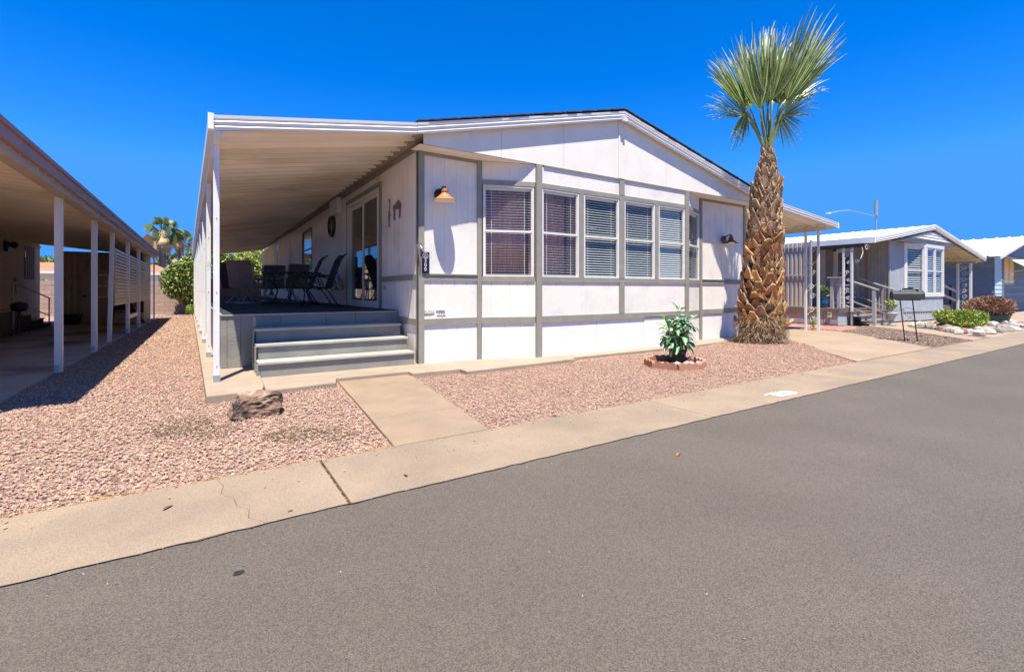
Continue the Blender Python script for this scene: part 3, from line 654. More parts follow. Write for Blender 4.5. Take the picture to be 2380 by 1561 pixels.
# sliding patio door
mb = MB(FS); mb.box(8.48,10.68,-.03,.06,.79,.86); mb.box(8.48,10.68,-.03,.06,2.90,2.965); mb.box(8.48,8.55,-.03,.06,.86,2.90); mb.box(10.60,10.68,-.03,.06,.86,2.90)
door = mb.build('sliding_door', win_white, house)
for a, b, y in ((8.552,9.56,-.012),(9.50,10.598,.028)):
    s = MB(FS); s.box(a,b,y,y+.03,.862,.93); s.box(a,b,y,y+.03,2.83,2.898); s.box(a,a+.06,y,y+.03,.93,2.83); s.box(b-.06,b,y,y+.03,.93,2.83)
    s.build('sash', win_white, door)
    MB(FS).poly((a+.061,y+.015,.931),(b-.061,y+.015,.931),(b-.061,y+.015,2.829),(a+.061,y+.015,2.829)).build('pane', door_glass, door)
MB(FS).box(9.90,9.94,-.06,-.012,1.55,1.80).build('handle', black_metal, door)
MB(FS).box(8.50,10.66,.10,.11,.86,2.9).build('curtain', room_m, door)
MB(FS).box(11.22,11.98,-.12,.0,2.90,3.24).build('vent_hood', fascia_white, house, bevel=.02)
MB(FS).box(8.12,8.2,-.03,0,1.14,1.2).build('outlet_cover', galv, house)
MB(FS).box(11.75,11.85,-.02,0,2.16,2.34).build('doorbell', porch_wall, house)
mb = MB(FA); mb.box(10.55,10.62,-.03,0,.42,.52); mb.box(10.60,10.66,-.04,0,.38,.45); mb.build('hose_bib', black_metal, house)

# ---- things fixed on or standing by the front wall
def wall_lamp(loc, shade_m, plate_m, label):
    t = thing('wall_lamp', label, 'wall lamp', (0,0,0), 'barn style lamps on the front wall')
    x, y, z = 0, 0, 0
    MB().tube([(0,0,0),(0,-.035,0)], .085, 20).build('wall_plate', plate_m, t, smooth=False)
    mb = MB(); mb.tube([(0,-.03,.02),(0,-.09,.07),(.0,-.15,.09),(0,-.20,.08)], .014, 8); mb.tube([(0,-.20,.10),(0,-.20,.06)], .02, 8); mb.build('arm', plate_m, t, smooth=True)
    MB().lathe([(.012,.06),(.035,.055),(.04,.03),(.055,.025),(.052,.0),(.035,-.005)], (0,-.20,0), 20).build('neck', shade_m, t)
    n = 24; mb = MB(); prof = [(.04,0),(.055,-.02),(.10,-.065),(.165,-.115)]
    mb.lathe(prof, (0,-.20,0), n); mb.f = [f for f in mb.f if len(f) == 4]; mb.m = [0]*len(mb.f)
    sh = mb.build('lamp_shade', shade_m, t, smooth=True)
    mb = MB(); mb.lathe([(r-.004,z-.004) for r,z in prof], (0,-.20,0), n); mb.f = [f for f in mb.f if len(f) == 4]; mb.m = [0]*len(mb.f)
    mb.build('shade_lining', cream_enamel, sh, smooth=True)
    t.location = loc; return t
wall_lamp((2.985,Y0-.0,2.56), copper, bronze, 'copper coloured barn lamp high on the white wall left of the bay')
wall_lamp((10.12,Y0-.0,2.30), copper_dull, copper_dull, 'dull bronze barn lamp on the white wall beside the palm trunk')
# number plate
sg = thing('address_sign', 'black upright number plate reading 300 under a round emblem, beside the house corner', 'sign', (2.745,Y0-.03,1.53))
MB(FA).box(2.695,2.80,-.045,-.03,1.375,1.685).build('plate', sign_black, sg)
MB(FA).box(2.80,2.812,-.044,-.03,1.376,1.684).build('plate_edge', sign_purple, sg)
mb = MB(); pts = [(2.747+.042*math.cos(a*math.pi/12), Y0-.047, 1.63+.042*math.sin(a*math.pi/12)) for a in range(25)]; mb.tube(pts, .0022, 5)
pts = [(2.747+.012*math.cos(a*math.pi/6), Y0-.047, 1.642+.014*math.sin(a*math.pi/6)) for a in range(13)]; mb.tube(pts, .0022, 5)
for s in (-1,1): mb.tube([(2.747,Y0-.047,1.628),(2.747+s*.014,Y0-.047,1.618),(2.747+s*.027,Y0-.047,1.609)], .0025, 5); mb.tube([(2.747+s*.02,Y0-.047,1.642),(2.747+s*.028,Y0-.047,1.644)], .0025, 5)
mb.tube([(2.725,Y0-.047,1.602),(2.769,Y0-.047,1.602)], .002, 5); mb.build('emblem', sign_white, sg)
for i, ch in enumerate('300'): text_part(ch, 'number', sign_white, sg, wallmtx((2.747,Y0-.047,1.552-.061*i)), .075, .001)
# little flute-player ornament on the corner post
orn = thing('post_ornament', 'small weathered metal ornament with curled top on the grey corner post', 'ornament', (2.66,Y0-.06,1.7))
mb = MB(); mb.tube([(2.66,Y0-.05,1.42),(2.655,Y0-.055,1.55),(2.645,Y0-.055,1.68),(2.63,Y0-.05,1.76)], [.008,.014,.018,.02], 7)
mb.build('body', rust_m, orn)
mb = MB(); scroll(mb, (2.668,Y0-.06,1.80), (1,0,0), (0,0,1), .022, 1.3, 1, .006); scroll(mb, (2.672,Y0-.06,1.755), (1,0,0), (0,0,1), .018, 1.3, -1, .006); scroll(mb, (2.63,Y0-.06,1.77), (1,0,0), (0,0,1), .018, 1.2, 1, .006); mb.build('curl', chrome, orn)
# chrome script name badge
sc = thing('script_badge', 'small chrome script badge in two lines low on the wall left of the bay', 'badge', (2.9,Y0-.01,.77))
def script(x0, x1, z0, h, seed):
    rr = random.Random(seed); pts = []; n = 60
    for i in range(n+1):
        t = i/n; a = t*2*math.pi*7; pts.append((x0+(x1-x0)*t+.006*math.cos(a), Y0-.012, z0+h*(.5+.5*math.sin(a)*rr.uniform(.6,1))))
    return pts
MB().tube(script(2.72,2.90,.80,.032,1), .0042, 5).build('script_line', chrome, sc); MB().tube(script(2.94,3.08,.765,.028,2), .0042, 5).build('script_line', chrome, sc)
MB().tube([(2.745,Y0-.012,.785),(2.80,Y0-.012,.787),(2.89,Y0-.012,.79)], .004, 5).build('underline', chrome, sc)
MB(FA).box(2.93,3.075,-.008,0,.80,.825).build('bar', chrome, sc)
# wall figures on the porch side wall
wf = thing('wall_figures', 'metal wall ornament of a tall figure and humped animal beside the patio door', 'ornament', (X0-.01,7.6,2.4))
mb = MB(); xw = X0-.012
mb.tube([(xw,7.93,2.19),(xw,7.93,2.46)], .016, 6); mb.tube([(xw,7.93,2.46),(xw,7.90,2.56),(xw,7.92,2.66)], .010, 6); mb.tube([(xw,7.93,2.62),(xw,7.96,2.68)], .008, 5); mb.tube([(xw,7.92,2.40),(xw,7.85,2.38)], .008, 5)
mb.build('figure', rust_m, wf)
mb = MB(F((X0-.012,0,0),(0,1,0),(1,0,0)))
mb.vprism([(7.74,2.52),(7.64,2.535),(7.56,2.56),(7.50,2.585),(7.45,2.575),(7.42,2.53),(7.36,2.52),(7.37,2.44),(7.42,2.46),(7.5,2.44),(7.60,2.455),(7.68,2.44),(7.73,2.46)], -.006, .006)
for y, z in ((7.70,2.29),(7.65,2.27),(7.44,2.28),(7.39,2.3)): mb.box(y-.008,y+.008,-.005,.005,z,2.47)
mb.build('animal', rust_m, wf)
# round mirror / dial
mr = thing('round_mirror', 'round dark framed mirror hanging on the porch wall beyond the patio door', 'mirror', (X0-.02,12.17,2.7))
c = Vector((X0,12.17,2.70)); mb = MB(); n = 32
rings = []
for r, d in ((.20,.01),(.20,.05),(.235,.07),(.27,.05),(.285,.0)):
    rings.append([mb.P((c.x-d, c.y+r*1.12*math.cos(2*math.pi*j/n), c.z+r*math.sin(2*math.pi*j/n))) for j in range(n)])
for i in range(4):
    for j in range(n): mb.face((rings[i][j],rings[i][(j+1)%n],rings[i+1][(j+1)%n],rings[i+1][j]))
mb.build('frame', black_metal, mr, smooth=True)
mir = M('mirror_face', (.35,.34,.31), rough=.25, metal=.6)
MB().poly(*[(c.x-.02, c.y+.225*math.cos(2*math.pi*j/n), c.z+.2*math.sin(2*math.pi*j/n)) for j in range(n)]).build('glass', mir, mr)

# ================================================================== PORCH AWNING
aw = thing('porch_awning', 'flat porch awning with ribbed cream underside and white posts left of the white house', 'awning', (0.15,6.5,0))
EX = lambda y: .10-.0225*(y-6.5)
pans(aw, 'roof_pan', pan_cream, 6.27, 29.0, 0, 2.90, 2.56, 3.335, .305, .06, xa_f=lambda y: EX(y)+.02)
fascia(aw, 'fascia', fascia_white, (EX(6.2)-.0,YF,2.90), (2.465,YF,3.265), .15)
MB().hexa([(EX(6.2)-.055,YF-.03,2.895),(EX(6.2)-.0,YF-.03,2.90),(EX(29)-.0,29,2.90),(EX(29)-.055,29,2.895),(EX(6.2)-.055,YF-.03,3.05),(EX(6.2)-.0,YF-.03,3.055),(EX(29)-.0,29,3.055),(EX(29)-.055,29,3.05)]).build('gutter', fascia_white, aw)
MB().hexa([(EX(6.25)+.0,6.25,2.80),(EX(6.25)+.07,6.25,2.80),(EX(29)+.07,29,2.80),(EX(29)+.0,29,2.80),(EX(6.25)+.0,6.25,2.895),(EX(6.25)+.07,6.25,2.90),(EX(29)+.07,29,2.90),(EX(29)+.0,29,2.895)]).build('beam', pan_cream, aw)
MB().box(EX(6.2)-.06,EX(6.2)-.005,YF-.045,YF-.03,2.885,3.06).build('corner_cap', fascia_white, aw)
for y in (6.50,8.95,11.4,13.85,16.3,18.75,21.2,23.65,26.1,28.5):
    x = EX(y)+.035; mb = MB(); mb.box(x-.028,x+.028,y-.055,y+.055,.07,2.80); mb.box(x-.033,x-.0281,y-.02,y+.02,.07,2.80)
    p = mb.build('post', post_white, aw)
    MB().box(x-.036,x+.036,y-.07,y-.0555,.07,.15).build('foot_bracket', galv, p)
    mb = MB()
    for z in (.25,1.1,1.95,2.5): mb.tube([(x,y-.055,z),(x,y-.060,z)], .007, 6)
    mb.build('screw', galv, p)
# side skirt below the deck seen between the posts
# ================================================================== DECK AND STEPS
dk = thing('porch_deck', 'grey painted plywood porch deck with dark outdoor carpet beside the house', 'deck', (1.4,7.5,0.07))
def dx0(y): return EX(y)+.12
FD = F((0,7.50,0))
mb = grooved(FD, .20, .62, .075, .775, .16); mb.build('skirt_panel', deck_grey, dk)
sm = [.62,.93,1.55,1.98,2.66]
for a, b in zip(sm, sm[1:]): MB(FD).box(a+.003,b-.003,0.0+random.uniform(-.003,.003),.02,.40,.775).build('skirt_panel', deck_grey, dk)
MB(FD).box(.62,2.66,.021,.03,.05,.775).build('skirt_backing', deck_grey, dk)
MB().hexa([(.20,7.48,.776),(2.66,7.48,.776),(2.66,28.9,.776),(-.25,28.9,.776),(.20,7.48,.795),(2.66,7.48,.795),(2.66,28.9,.795),(-.25,28.9,.795)]).build('deck_board', tread_grey, dk)
MB().hexa([(.225,7.51,.796),(2.655,7.51,.796),(2.655,28.8,.796),(-.22,28.8,.796),(.225,7.51,.803),(2.655,7.51,.803),(2.655,28.8,.803),(-.22,28.8,.803)]).build('carpet', carpet_dark, dk)
mb = grooved(F((.205,7.5,0),(-.0215,1,0),(1,0.0215,0)), 0, 21.3, .072, .775, .2); mb.build('skirt_panel', deck_grey, dk)
st = thing('porch_steps', 'three grey painted wooden steps up to the porch deck', 'steps', (1.6,6.9,0.04))
for z, yn in ((.235,6.60),(.425,6.89),(.61,7.18)):
    MB().box(.57,2.60,yn,yn+.305,z-.035,z).build('tread', tread_grey, st, bevel=.006)
    zb = z-.19 if z > .3 else .046
    MB().box(.60,2.59,yn+.028,yn+.05,zb+.0,z-.036).build('riser', deck_grey, st)
mb = MB()
for (a, b, c0, d) in ((6.60,7.49,.046,.20),(6.915,7.49,.2,.39),(7.205,7.49,.39,.575)): mb.box(.572,.598,a+.03,b,c0,d)
mb.build('stringer', deck_grey, st)
mb = MB(); mb.box(.555,.571,6.62,6.70,.046,.20); mb.box(.555,.571,6.86,6.94,.046,.40); mb.box(.555,.571,7.15,7.23,.046,.58); mb.build('stringer_cleat', deck_grey, st)
MB().box(.56,.60,7.24,7.30,.046,.77).build('side_post', deck_grey, st)
# ================================================================== FAN PALM
palm = thing('fan_palm', 'tall shaggy fan palm with thick leaf-base trunk and wind-blown crown by the right wall', 'palm tree', (PALM[0],PALM[1],.05))
RT = Vector((.839,-.544,0)); FW = Vector((.544,.839,0)); UP = Vector((0,0,1))
def pc(z): # trunk centre, leaning a touch
    k = max(0, 1-z/4.0)
    return Vector((PALM[0],PALM[1],0))+RT*(-.17*k)
def prad(z):
    zz = [0,.3,.8,1.5,2.2,2.8,3.3,3.7,4.0,4.15]; rr_ = [.44,.41,.365,.325,.29,.26,.225,.155,.085,.06]
    return float(np.interp(z, zz, rr_))
mb = MB(); rings = []
for i in range(30):
    z = -.05+i*.145; c = pc(z); rings.append([mb.P((c.x+prad(z)*math.cos(a*math.pi/12), c.y+prad(z)*math.sin(a*math.pi/12), z)) for a in range(24)])
for i in range(29):
    for j in range(24): mb.face((rings[i][j],rings[i][(j+1)%24],rings[i+1][(j+1)%24],rings[i+1][j]))
mb.build('trunk', trunk_core, palm, smooth=True)
def boot_mesh(seed, mats):
    rr = random.Random(seed); mb = MB()      # local: x outward length, y width, z thickness/up
    n = 5; secs = []
    for i in range(n):
        t = i/(n-1); w = (.105*(1-t)**.8+.052)*rr.uniform(.92,1.08); th = .030*(1-t)+.016; x = .24*t; lift = .03*t*t
        k = 5; top = []; bot = []
        for j in range(k):
            s = j/(k-1)*2-1; jag = (rr.uniform(-.02,.02) if i == n-1 else 0)
            cup = -.035*s*s*(1-t*.3)
            top.append(mb.P((x+jag, s*w, lift+th/2+cup))); bot.append(mb.P((x+jag*.5, s*w*.95, lift-th/2+cup)))
        secs.append((top,bot))
    for i in range(n-1):
        a, b = secs[i], secs[i+1]
        for j in range(4): mb.mi = 1 if i == n-2 else 0; mb.face((a[0][j],a[0][j+1],b[0][j+1],b[0][j])); mb.mi = 0; mb.face((a[1][j+1],a[1][j],b[1][j],b[1][j+1]))
        mb.face((a[0][0],b[0][0],b[1][0],a[1][0])); mb.face((a[0][-1],a[1][-1],b[1][-1],b[0][-1]))
    mb.mi = 1; e = secs[-1]
    for j in range(4): mb.face((e[0][j],e[0][j+1],e[1][j+1],e[1][j]))
    me = bpy.data.meshes.new('leaf_base'); me.from_pydata([tuple(v) for v in mb.v], [], mb.f)
    for m_ in mats: me.materials.append(m_)
    me.polygons.foreach_set('material_index', mb.m); return me
bm_lo = [boot_mesh(k, (boot_m, boot_cut)) for k in range(5)]; bm_hi = [boot_mesh(20+k, (boot_grey, boot_grey)) for k in range(4)]
rr = random.Random(12); N_ = 290; z = .42; k = 0
while z < 4.02 and k < 296:
    up_ = z > 2.25
    ang = k*2.39996+rr.uniform(-.18,.18)
    c = pc(z); r = prad(z)
    rad = Vector((math.cos(ang), math.sin(ang), 0)); tilt = R(rr.uniform(56,78) if not up_ else rr.uniform(60,82))
    if z < .8: tilt = R(rr.uniform(35,70))
    sc_ = (rr.uniform(.66,1.0) if not up_ else rr.uniform(.62,.9)*(1 if z < 3.3 else .72))
    if rr.random() < .06 and not up_: tilt = R(rr.uniform(15,38))
    x_ = rad*math.cos(tilt)+UP*math.sin(tilt); y_ = UP.cross(rad)+Vector((0,0,rr.uniform(-.8,.8))); y_ = (y_-x_*y_.dot(x_)).normalized(); z_ = x_.cross(y_)
    o = bpy.data.objects.new('leaf_base', rr.choice(bm_hi if (up_ or rr.random() < .2) else bm_lo)); C.objects.link(o); o.parent = palm
    p = c+rad*(r-.02)+UP*z
    m = Matrix(((x_.x,y_.x,z_.x,p.x-PALM[0]),(x_.y,y_.y,z_.y,p.y-PALM[1]),(x_.z,y_.z,z_.z,p.z-.05),(0,0,0,1)))
    o.matrix_local = m @ Matrix.Diagonal((sc_*rr.uniform(.85,1.15), sc_, sc_*1.1, 1))
    z += .0098+ (0.0052 if not up_ else .0012); k += 1
# dry fibres: skirt at the base and wisps all over
mb = MB(); rr = random.Random(5)
for i in range(5200):
    zz = rr.uniform(.02,.62) if i < 3600 else rr.uniform(.5,3.95)
    a = rr.uniform(0,6.283); c = pc(zz); rad = Vector((math.cos(a), math.sin(a), 0)); r = prad(zz)+rr.uniform(0,.10 if zz < .6 else .06)
    p = c+rad*r+UP*zz; l = rr.uniform(.08,.20) if zz < .6 else rr.uniform(.05,.13)
    d = (rad*rr.uniform(.1,.8)+UP*rr.uniform(-.9,.5)+UP.cross(rad)*rr.uniform(-.7,.7)).normalized(); w = UP.cross(rad)*rr.uniform(.003,.009)
    mb.poly(p-w, p+w, p+d*l+UP*rr.uniform(-.02,0))
mb.build('fibre', fibre_m, palm, kind='stuff')
# cross-hatched leaf stubs around the base skirt
def frond(hub, aim, L, spread, n=40, droop=.5, wind=.25, normal=None, hang=.0, seed=0, curl=.15, thin=1.0, gather=.10):
    rr = random.Random(seed); neck = pc(4.0)+UP*3.9; hub = pc(4)+RT*hub[0]+FW*hub[1]+UP*hub[2]
    A = (RT*aim[0]+FW*aim[1]+UP*aim[2]).normalized(); nrm = normal or (FW+RT*rr.uniform(-.35,.35)); nrm = (nrm-A*nrm.dot(A)).normalized(); T = nrm.cross(A)
    mid = (neck+hub)/2+(hub-neck).cross(FW).normalized()*rr.uniform(-.04,.04)+UP*.06
    mb = MB(); pts = [neck+(mid-neck)*(t/3) for t in range(3)]+[mid+(hub-mid)*(t/3) for t in range(4)]
    mb.tube(pts, [.028,.024,.021,.02,.019,.018,.016], 6)
    mb.mi = 1
    for i in range(n):
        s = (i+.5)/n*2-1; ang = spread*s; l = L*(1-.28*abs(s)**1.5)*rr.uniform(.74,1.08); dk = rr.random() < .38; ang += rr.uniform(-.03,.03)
        d0 = (A*math.cos(ang)+T*math.sin(ang)+nrm*(curl*math.cos(s*3)*.5+rr.uniform(-.11,.11))).normalized()
        p = hub.copy(); d = d0.copy(); pr = None; sg_ = 10; wmax = .0112*L*thin*rr.uniform(.8,1.15)
        bend = (droop+.15)*rr.uniform(.4,2.2)*(.45+.9*abs(s)); wv = wind*rr.uniform(.4,1.5)
        side0 = d0.cross(nrm).normalized()
        for q in range(sg_+1):
            t = q/sg_; w = wmax*(.25+.75*min(1,t/.35))*(1-max(0,(t-.45)/.55))**.75+.0012
            side = d.cross(nrm).normalized()
            a = mb.P(p-side*w); b = mb.P(p+nrm*w*.55); c_ = mb.P(p+side*w)
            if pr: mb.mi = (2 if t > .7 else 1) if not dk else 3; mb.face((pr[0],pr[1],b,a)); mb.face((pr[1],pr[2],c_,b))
            pr = (a,b,c_)
            p = p+d*(l/sg_)
            if t < .6: d = (d+A*gather).normalized()
            if t > .45: d = (d+(-UP)*bend*.16*((t-.45)/.55)*1.6+RT*wv*.10+Vector((rr.uniform(-1,1),rr.uniform(-1,1),rr.uniform(-1,1)))*.06).normalized()
    return mb.build('frond', [petiole_m, frond_m, frond_pale, frond_dk], palm)
frond((.40,-.12,5.25),(.46,-.1,1), 1.85, R(46), 46, .30, .30, seed=1, gather=.15)
frond((-.14,.08,5.10),(-.08,.1,1), 1.75, R(40), 44, .20, .12, seed=2, gather=.17)
frond((-.48,-.02,4.95),(-.58,0,1), 1.32, R(38), 38, .40, -.25, seed=3, gather=.15)
frond((.12,.28,5.30),(.25,.2,1), 1.80, R(36), 40, .15, .3, seed=4, gather=.15)
frond((.42,.22,5.10),(.60,.2,1), 1.35, R(56), 46, .8, .2, seed=5, gather=.09)
frond((-.40,.10,4.90),(-.30,0,-.9), .85, R(28), 30, .7, .02, seed=6, thin=.9, gather=.1)
frond((.34,.2,4.90),(.40,.1,-.6), .85, R(50), 40, .9, .02, seed=7, thin=.8, gather=.05)
frond((.0,.02,4.95),(.05,0,1), 1.65, R(12), 18, .05, .05, seed=8)
frond((-.25,-.16,4.85),(-.22,-.15,1), 1.40, R(46), 40, .5, -.05, seed=9, gather=.17)
frond((.14,-.16,4.95),(.10,-.1,1), 1.45, R(44), 40, .4, .1, seed=10, gather=.17)
frond((-.36,.2,4.85),(-.75,.2,.6), .95, R(50), 36, 1.2, -.1, seed=11, thin=.8, gather=.08)
frond((.25,.3,5.15),(.50,.5,1), 1.60, R(44), 42, .4, .3, seed=12, gather=.12)
frond((.02,.25,5.1),(.0,.3,1), 1.55, R(42), 42, .3, .1, seed=14, gather=.15)
frond((-.05,-.2,5.0),(.0,-.2,1), 1.5, R(50), 44, .35, .1, seed=15, gather=.15)
frond((.26,-.22,5.0),(.40,-.2,1), 1.45, R(46), 42, .4, .2, seed=16, gather=.15)
frond((-.30,.15,5.0),(-.35,.2,1), 1.50, R(42), 40, .4, -.1, seed=17, gather=.15)
frond((.28,-.1,4.75),(.6,-.1,.5), .85, R(50), 34, 1.3, .1, seed=13, thin=.7, gather=.05)

# ================================================================== POTTED PLANT IN ITS RING
RC = Vector((5.98,4.70,0))
ring = thing('edging_ring', 'ring of scalloped terracotta edging bricks around the potted leafy plant', 'garden edging', (RC.x,RC.y,0))
def edge_brick(mat):
    mb = MB(); pts = [(-.15,-.02)]
    for k in range(3):
        for a in range(7): t = math.pi-a*math.pi/6; pts.append((-.1+.1*k+.05*math.cos(t), .07+.045*math.sin(t)))
    pts.append((.15,-.02)); mb.vprism(pts, -.025, .025)
    return mb.build('edging_brick', mat, ring, origin=(0,0,0))
eb = [edge_brick(terracotta), edge_brick(terra_pale)]
npc = 8
for i in range(npc):
    a = -2.0+i*2*math.pi/npc; rr_ = .40
    p = RC+Vector((math.cos(a)*rr_*1.02, math.sin(a)*rr_, random.uniform(-.03,-.015)))
    src = eb[1] if i == 2 else eb[0]
    rot = (random.uniform(-.08,.08), random.uniform(-.05,.05), a+math.pi/2+random.uniform(-.06,.06))
    inst(src, ring, p, rot)
for e in eb: bpy.data.objects.remove(e)
for i, (dx, dy, s) in enumerate([(-.20,-.22,.085),(-.02,-.27,.075),(.06,-.16,.06),(-.30,-.05,.06),(.22,-.24,.06)]):
    o = rock_mb((0,0,0), s*1.15, s, s*.8, 40+i).build('white_rock', white_rock, label=['large white quartz rock at front left inside the terracotta ring','rounded white rock in front of the plant pot inside the ring','small white rock closest to the plant pot','small white rock at the far left inside the terracotta ring','small white rock at the right inside the terracotta ring'][i], cat='rock', group='white rocks inside the edging ring')
    o.location = (RC.x+dx, RC.y+dy, gh(RC.x+dx,RC.y+dy)+.035)
plant = thing('potted_plant', 'leafy plant with dark green and pale variegated leaves in a black plastic pot', 'plant', (RC.x+.24,RC.y+.14,0))
pcn = (RC.x+.24, RC.y+.14, -.02)
mb = MB(); mb.lathe([(.10,0),(.125,.19),(.135,.19),(.135,.22),(.125,.22),(.12,.2)], pcn, 24); mb.build('pot', pot_black, plant, smooth=False)
MB().lathe([(.12,0),(.12,.02)], (pcn[0],pcn[1],.16), 16).build('soil', soil_m, plant)
rr = random.Random(4)
def dleaf(base, d, L, w, droop, rr):
    d = Vector(d).normalized(); side = d.cross(UP).normalized() if abs(d.z) < .97 else Vector((1,0,0)); n = 7; mb = MB(); p = Vector(base); prev = None
    tw = rr.uniform(-.5,.5)
    for i in range(n+1):
        t = i/n; ww = w*math.sin(math.pi*min(1,(t*.93+.04)))**.75*(1-t*.25)+.001; up = side.cross(d).normalized()
        s2 = (side*math.cos(tw)+up*math.sin(tw))
        a = mb.P(p-s2*ww+up*ww*.25); am = mb.P(p-s2*ww*.42+up*ww*.08); b = mb.P(p); cm = mb.P(p+s2*ww*.42+up*ww*.08); c_ = mb.P(p+s2*ww+up*ww*.25)
        if prev: 
            mb.mi = 0; mb.face((prev[0],prev[1],am,a)); mb.face((prev[3],prev[4],c_,cm)); mb.mi = 1; mb.face((prev[1],prev[2],b,am)); mb.face((prev[2],prev[3],cm,b))
        prev = (a,am,b,cm,c_); p = p+d*(L/n); d = (d-UP*droop/n*(1+t)).normalized()
    return mb
mbs = MB()
for cane in range(10):
    ca = cane*2.4+.4; lean = .05 if cane == 0 else rr.uniform(.06,.17); top = .80 if cane == 0 else rr.uniform(.34,.66)
    c0 = Vector((pcn[0]+.04*math.cos(ca), pcn[1]+.04*math.sin(ca), .15)); c1 = Vector((pcn[0]+lean*math.cos(ca), pcn[1]+lean*math.sin(ca), top))
    mbs.tube([c0, (c0+c1)/2+Vector((0,0,.03)), c1], [.009,.008,.005], 6)
    nl_ = int(7+top*13)
    for k in range(nl_):
        t = (k+1)/nl_; p0 = c0+(c1-c0)*(.25+.75*t); a = k*2.4+ca+rr.uniform(-.4,.4); el = R(rr.uniform(-30,30)+45*max(0,t-.55)/.45)
        d = Vector((math.cos(a)*math.cos(el), math.sin(a)*math.cos(el), math.sin(el))); pt = rr.uniform(.05,.10); e_ = p0+d*pt+Vector((0,0,.02))
        mbs.tube([p0, e_], [.004,.003], 5)
        dleaf(e_, d, rr.uniform(.13,.20), rr.uniform(.034,.052), rr.uniform(.3,1.7), rr).build('leaf', [leaf_dark, leaf_pale if rr.random() < .85 else leaf_dark], plant)
mbs.build('stem', stem_g, plant, smooth=True)
# rusty boulder
o = rock_mb((0,0,0), .33, .19, .15, 77, sub=4, rough=.10, flat=.55).build('boulder', rock_m, label='rusty brown angular boulder on the pink gravel in front of the porch post', cat='rock'); o.location = (.41,4.93,-.03)
dt = bpy.data.textures.new('rock_relief', 'CLOUDS'); dt.noise_scale = .05; dm = o.modifiers.new('relief', 'DISPLACE'); dm.texture = dt; dm.strength = .05; dm.texture_coords = 'LOCAL'; dm.mid_level = .5
# small litter one can point at
def dryleaf(loc, L, w, mat, label, rot):
    mb = dleaf((0,0,0),(1,0,.12),L,w,.5,random.Random(int(L*1e4))); o = mb.build('dry_leaf', [mat,mat], origin=(0,0,0), label=label, cat='leaf'); o.location = loc; o.rotation_euler = (0,0,rot)
dryleaf((2.68,2.09,.008), .10, .016, orange_leaf, 'orange dry leaf lying on the asphalt', .5)
dryleaf((1.03,2.75,.006), .045, .012, brown_leaf, 'short brown dry leaf on the sidewalk near the walkway', 1.5)
dryleaf((.36,2.64,.006), .03, .006, brown_leaf, 'tiny brown dry leaf at the sidewalk edge by the joint', .3)
dryleaf((-.17,3.0,.006), .075, .008, brown_leaf, 'thin brown curled leaf on the sidewalk left of the crack', .9)
o = MB().prism([(.020*math.cos(a*.5236)*(1+.15*math.sin(a*2)), .016*math.sin(a*.5236)) for a in range(12)], 0, .003).build('tar_spot', black_metal, label='small dark oval tar spot on the asphalt in the foreground', cat='stain'); o.location = (.12,2.17,.0042)
km = thing('kerb_number', 'white painted patch with the number 300 on the edge of the sidewalk', 'marking', (5.3,2.74,.001))
MB().prism([(5.12,2.69),(5.40,2.66),(5.47,2.69),(5.47,2.79),(5.42,2.82),(5.22,2.82),(5.13,2.80)], .001, .004).build('painted_patch', paint_white, km)
MB().prism([(5.04,2.80),(5.14,2.815),(5.25,2.835),(5.25,2.845),(5.1,2.83),(5.04,2.82)], .001, .003).build('painted_patch', paint_white, km)
text_part('300', 'number', paint_black, km, wallmtx((5.30,2.74,.0045), (1,0,0), (0,1,0)), .10, .0006)

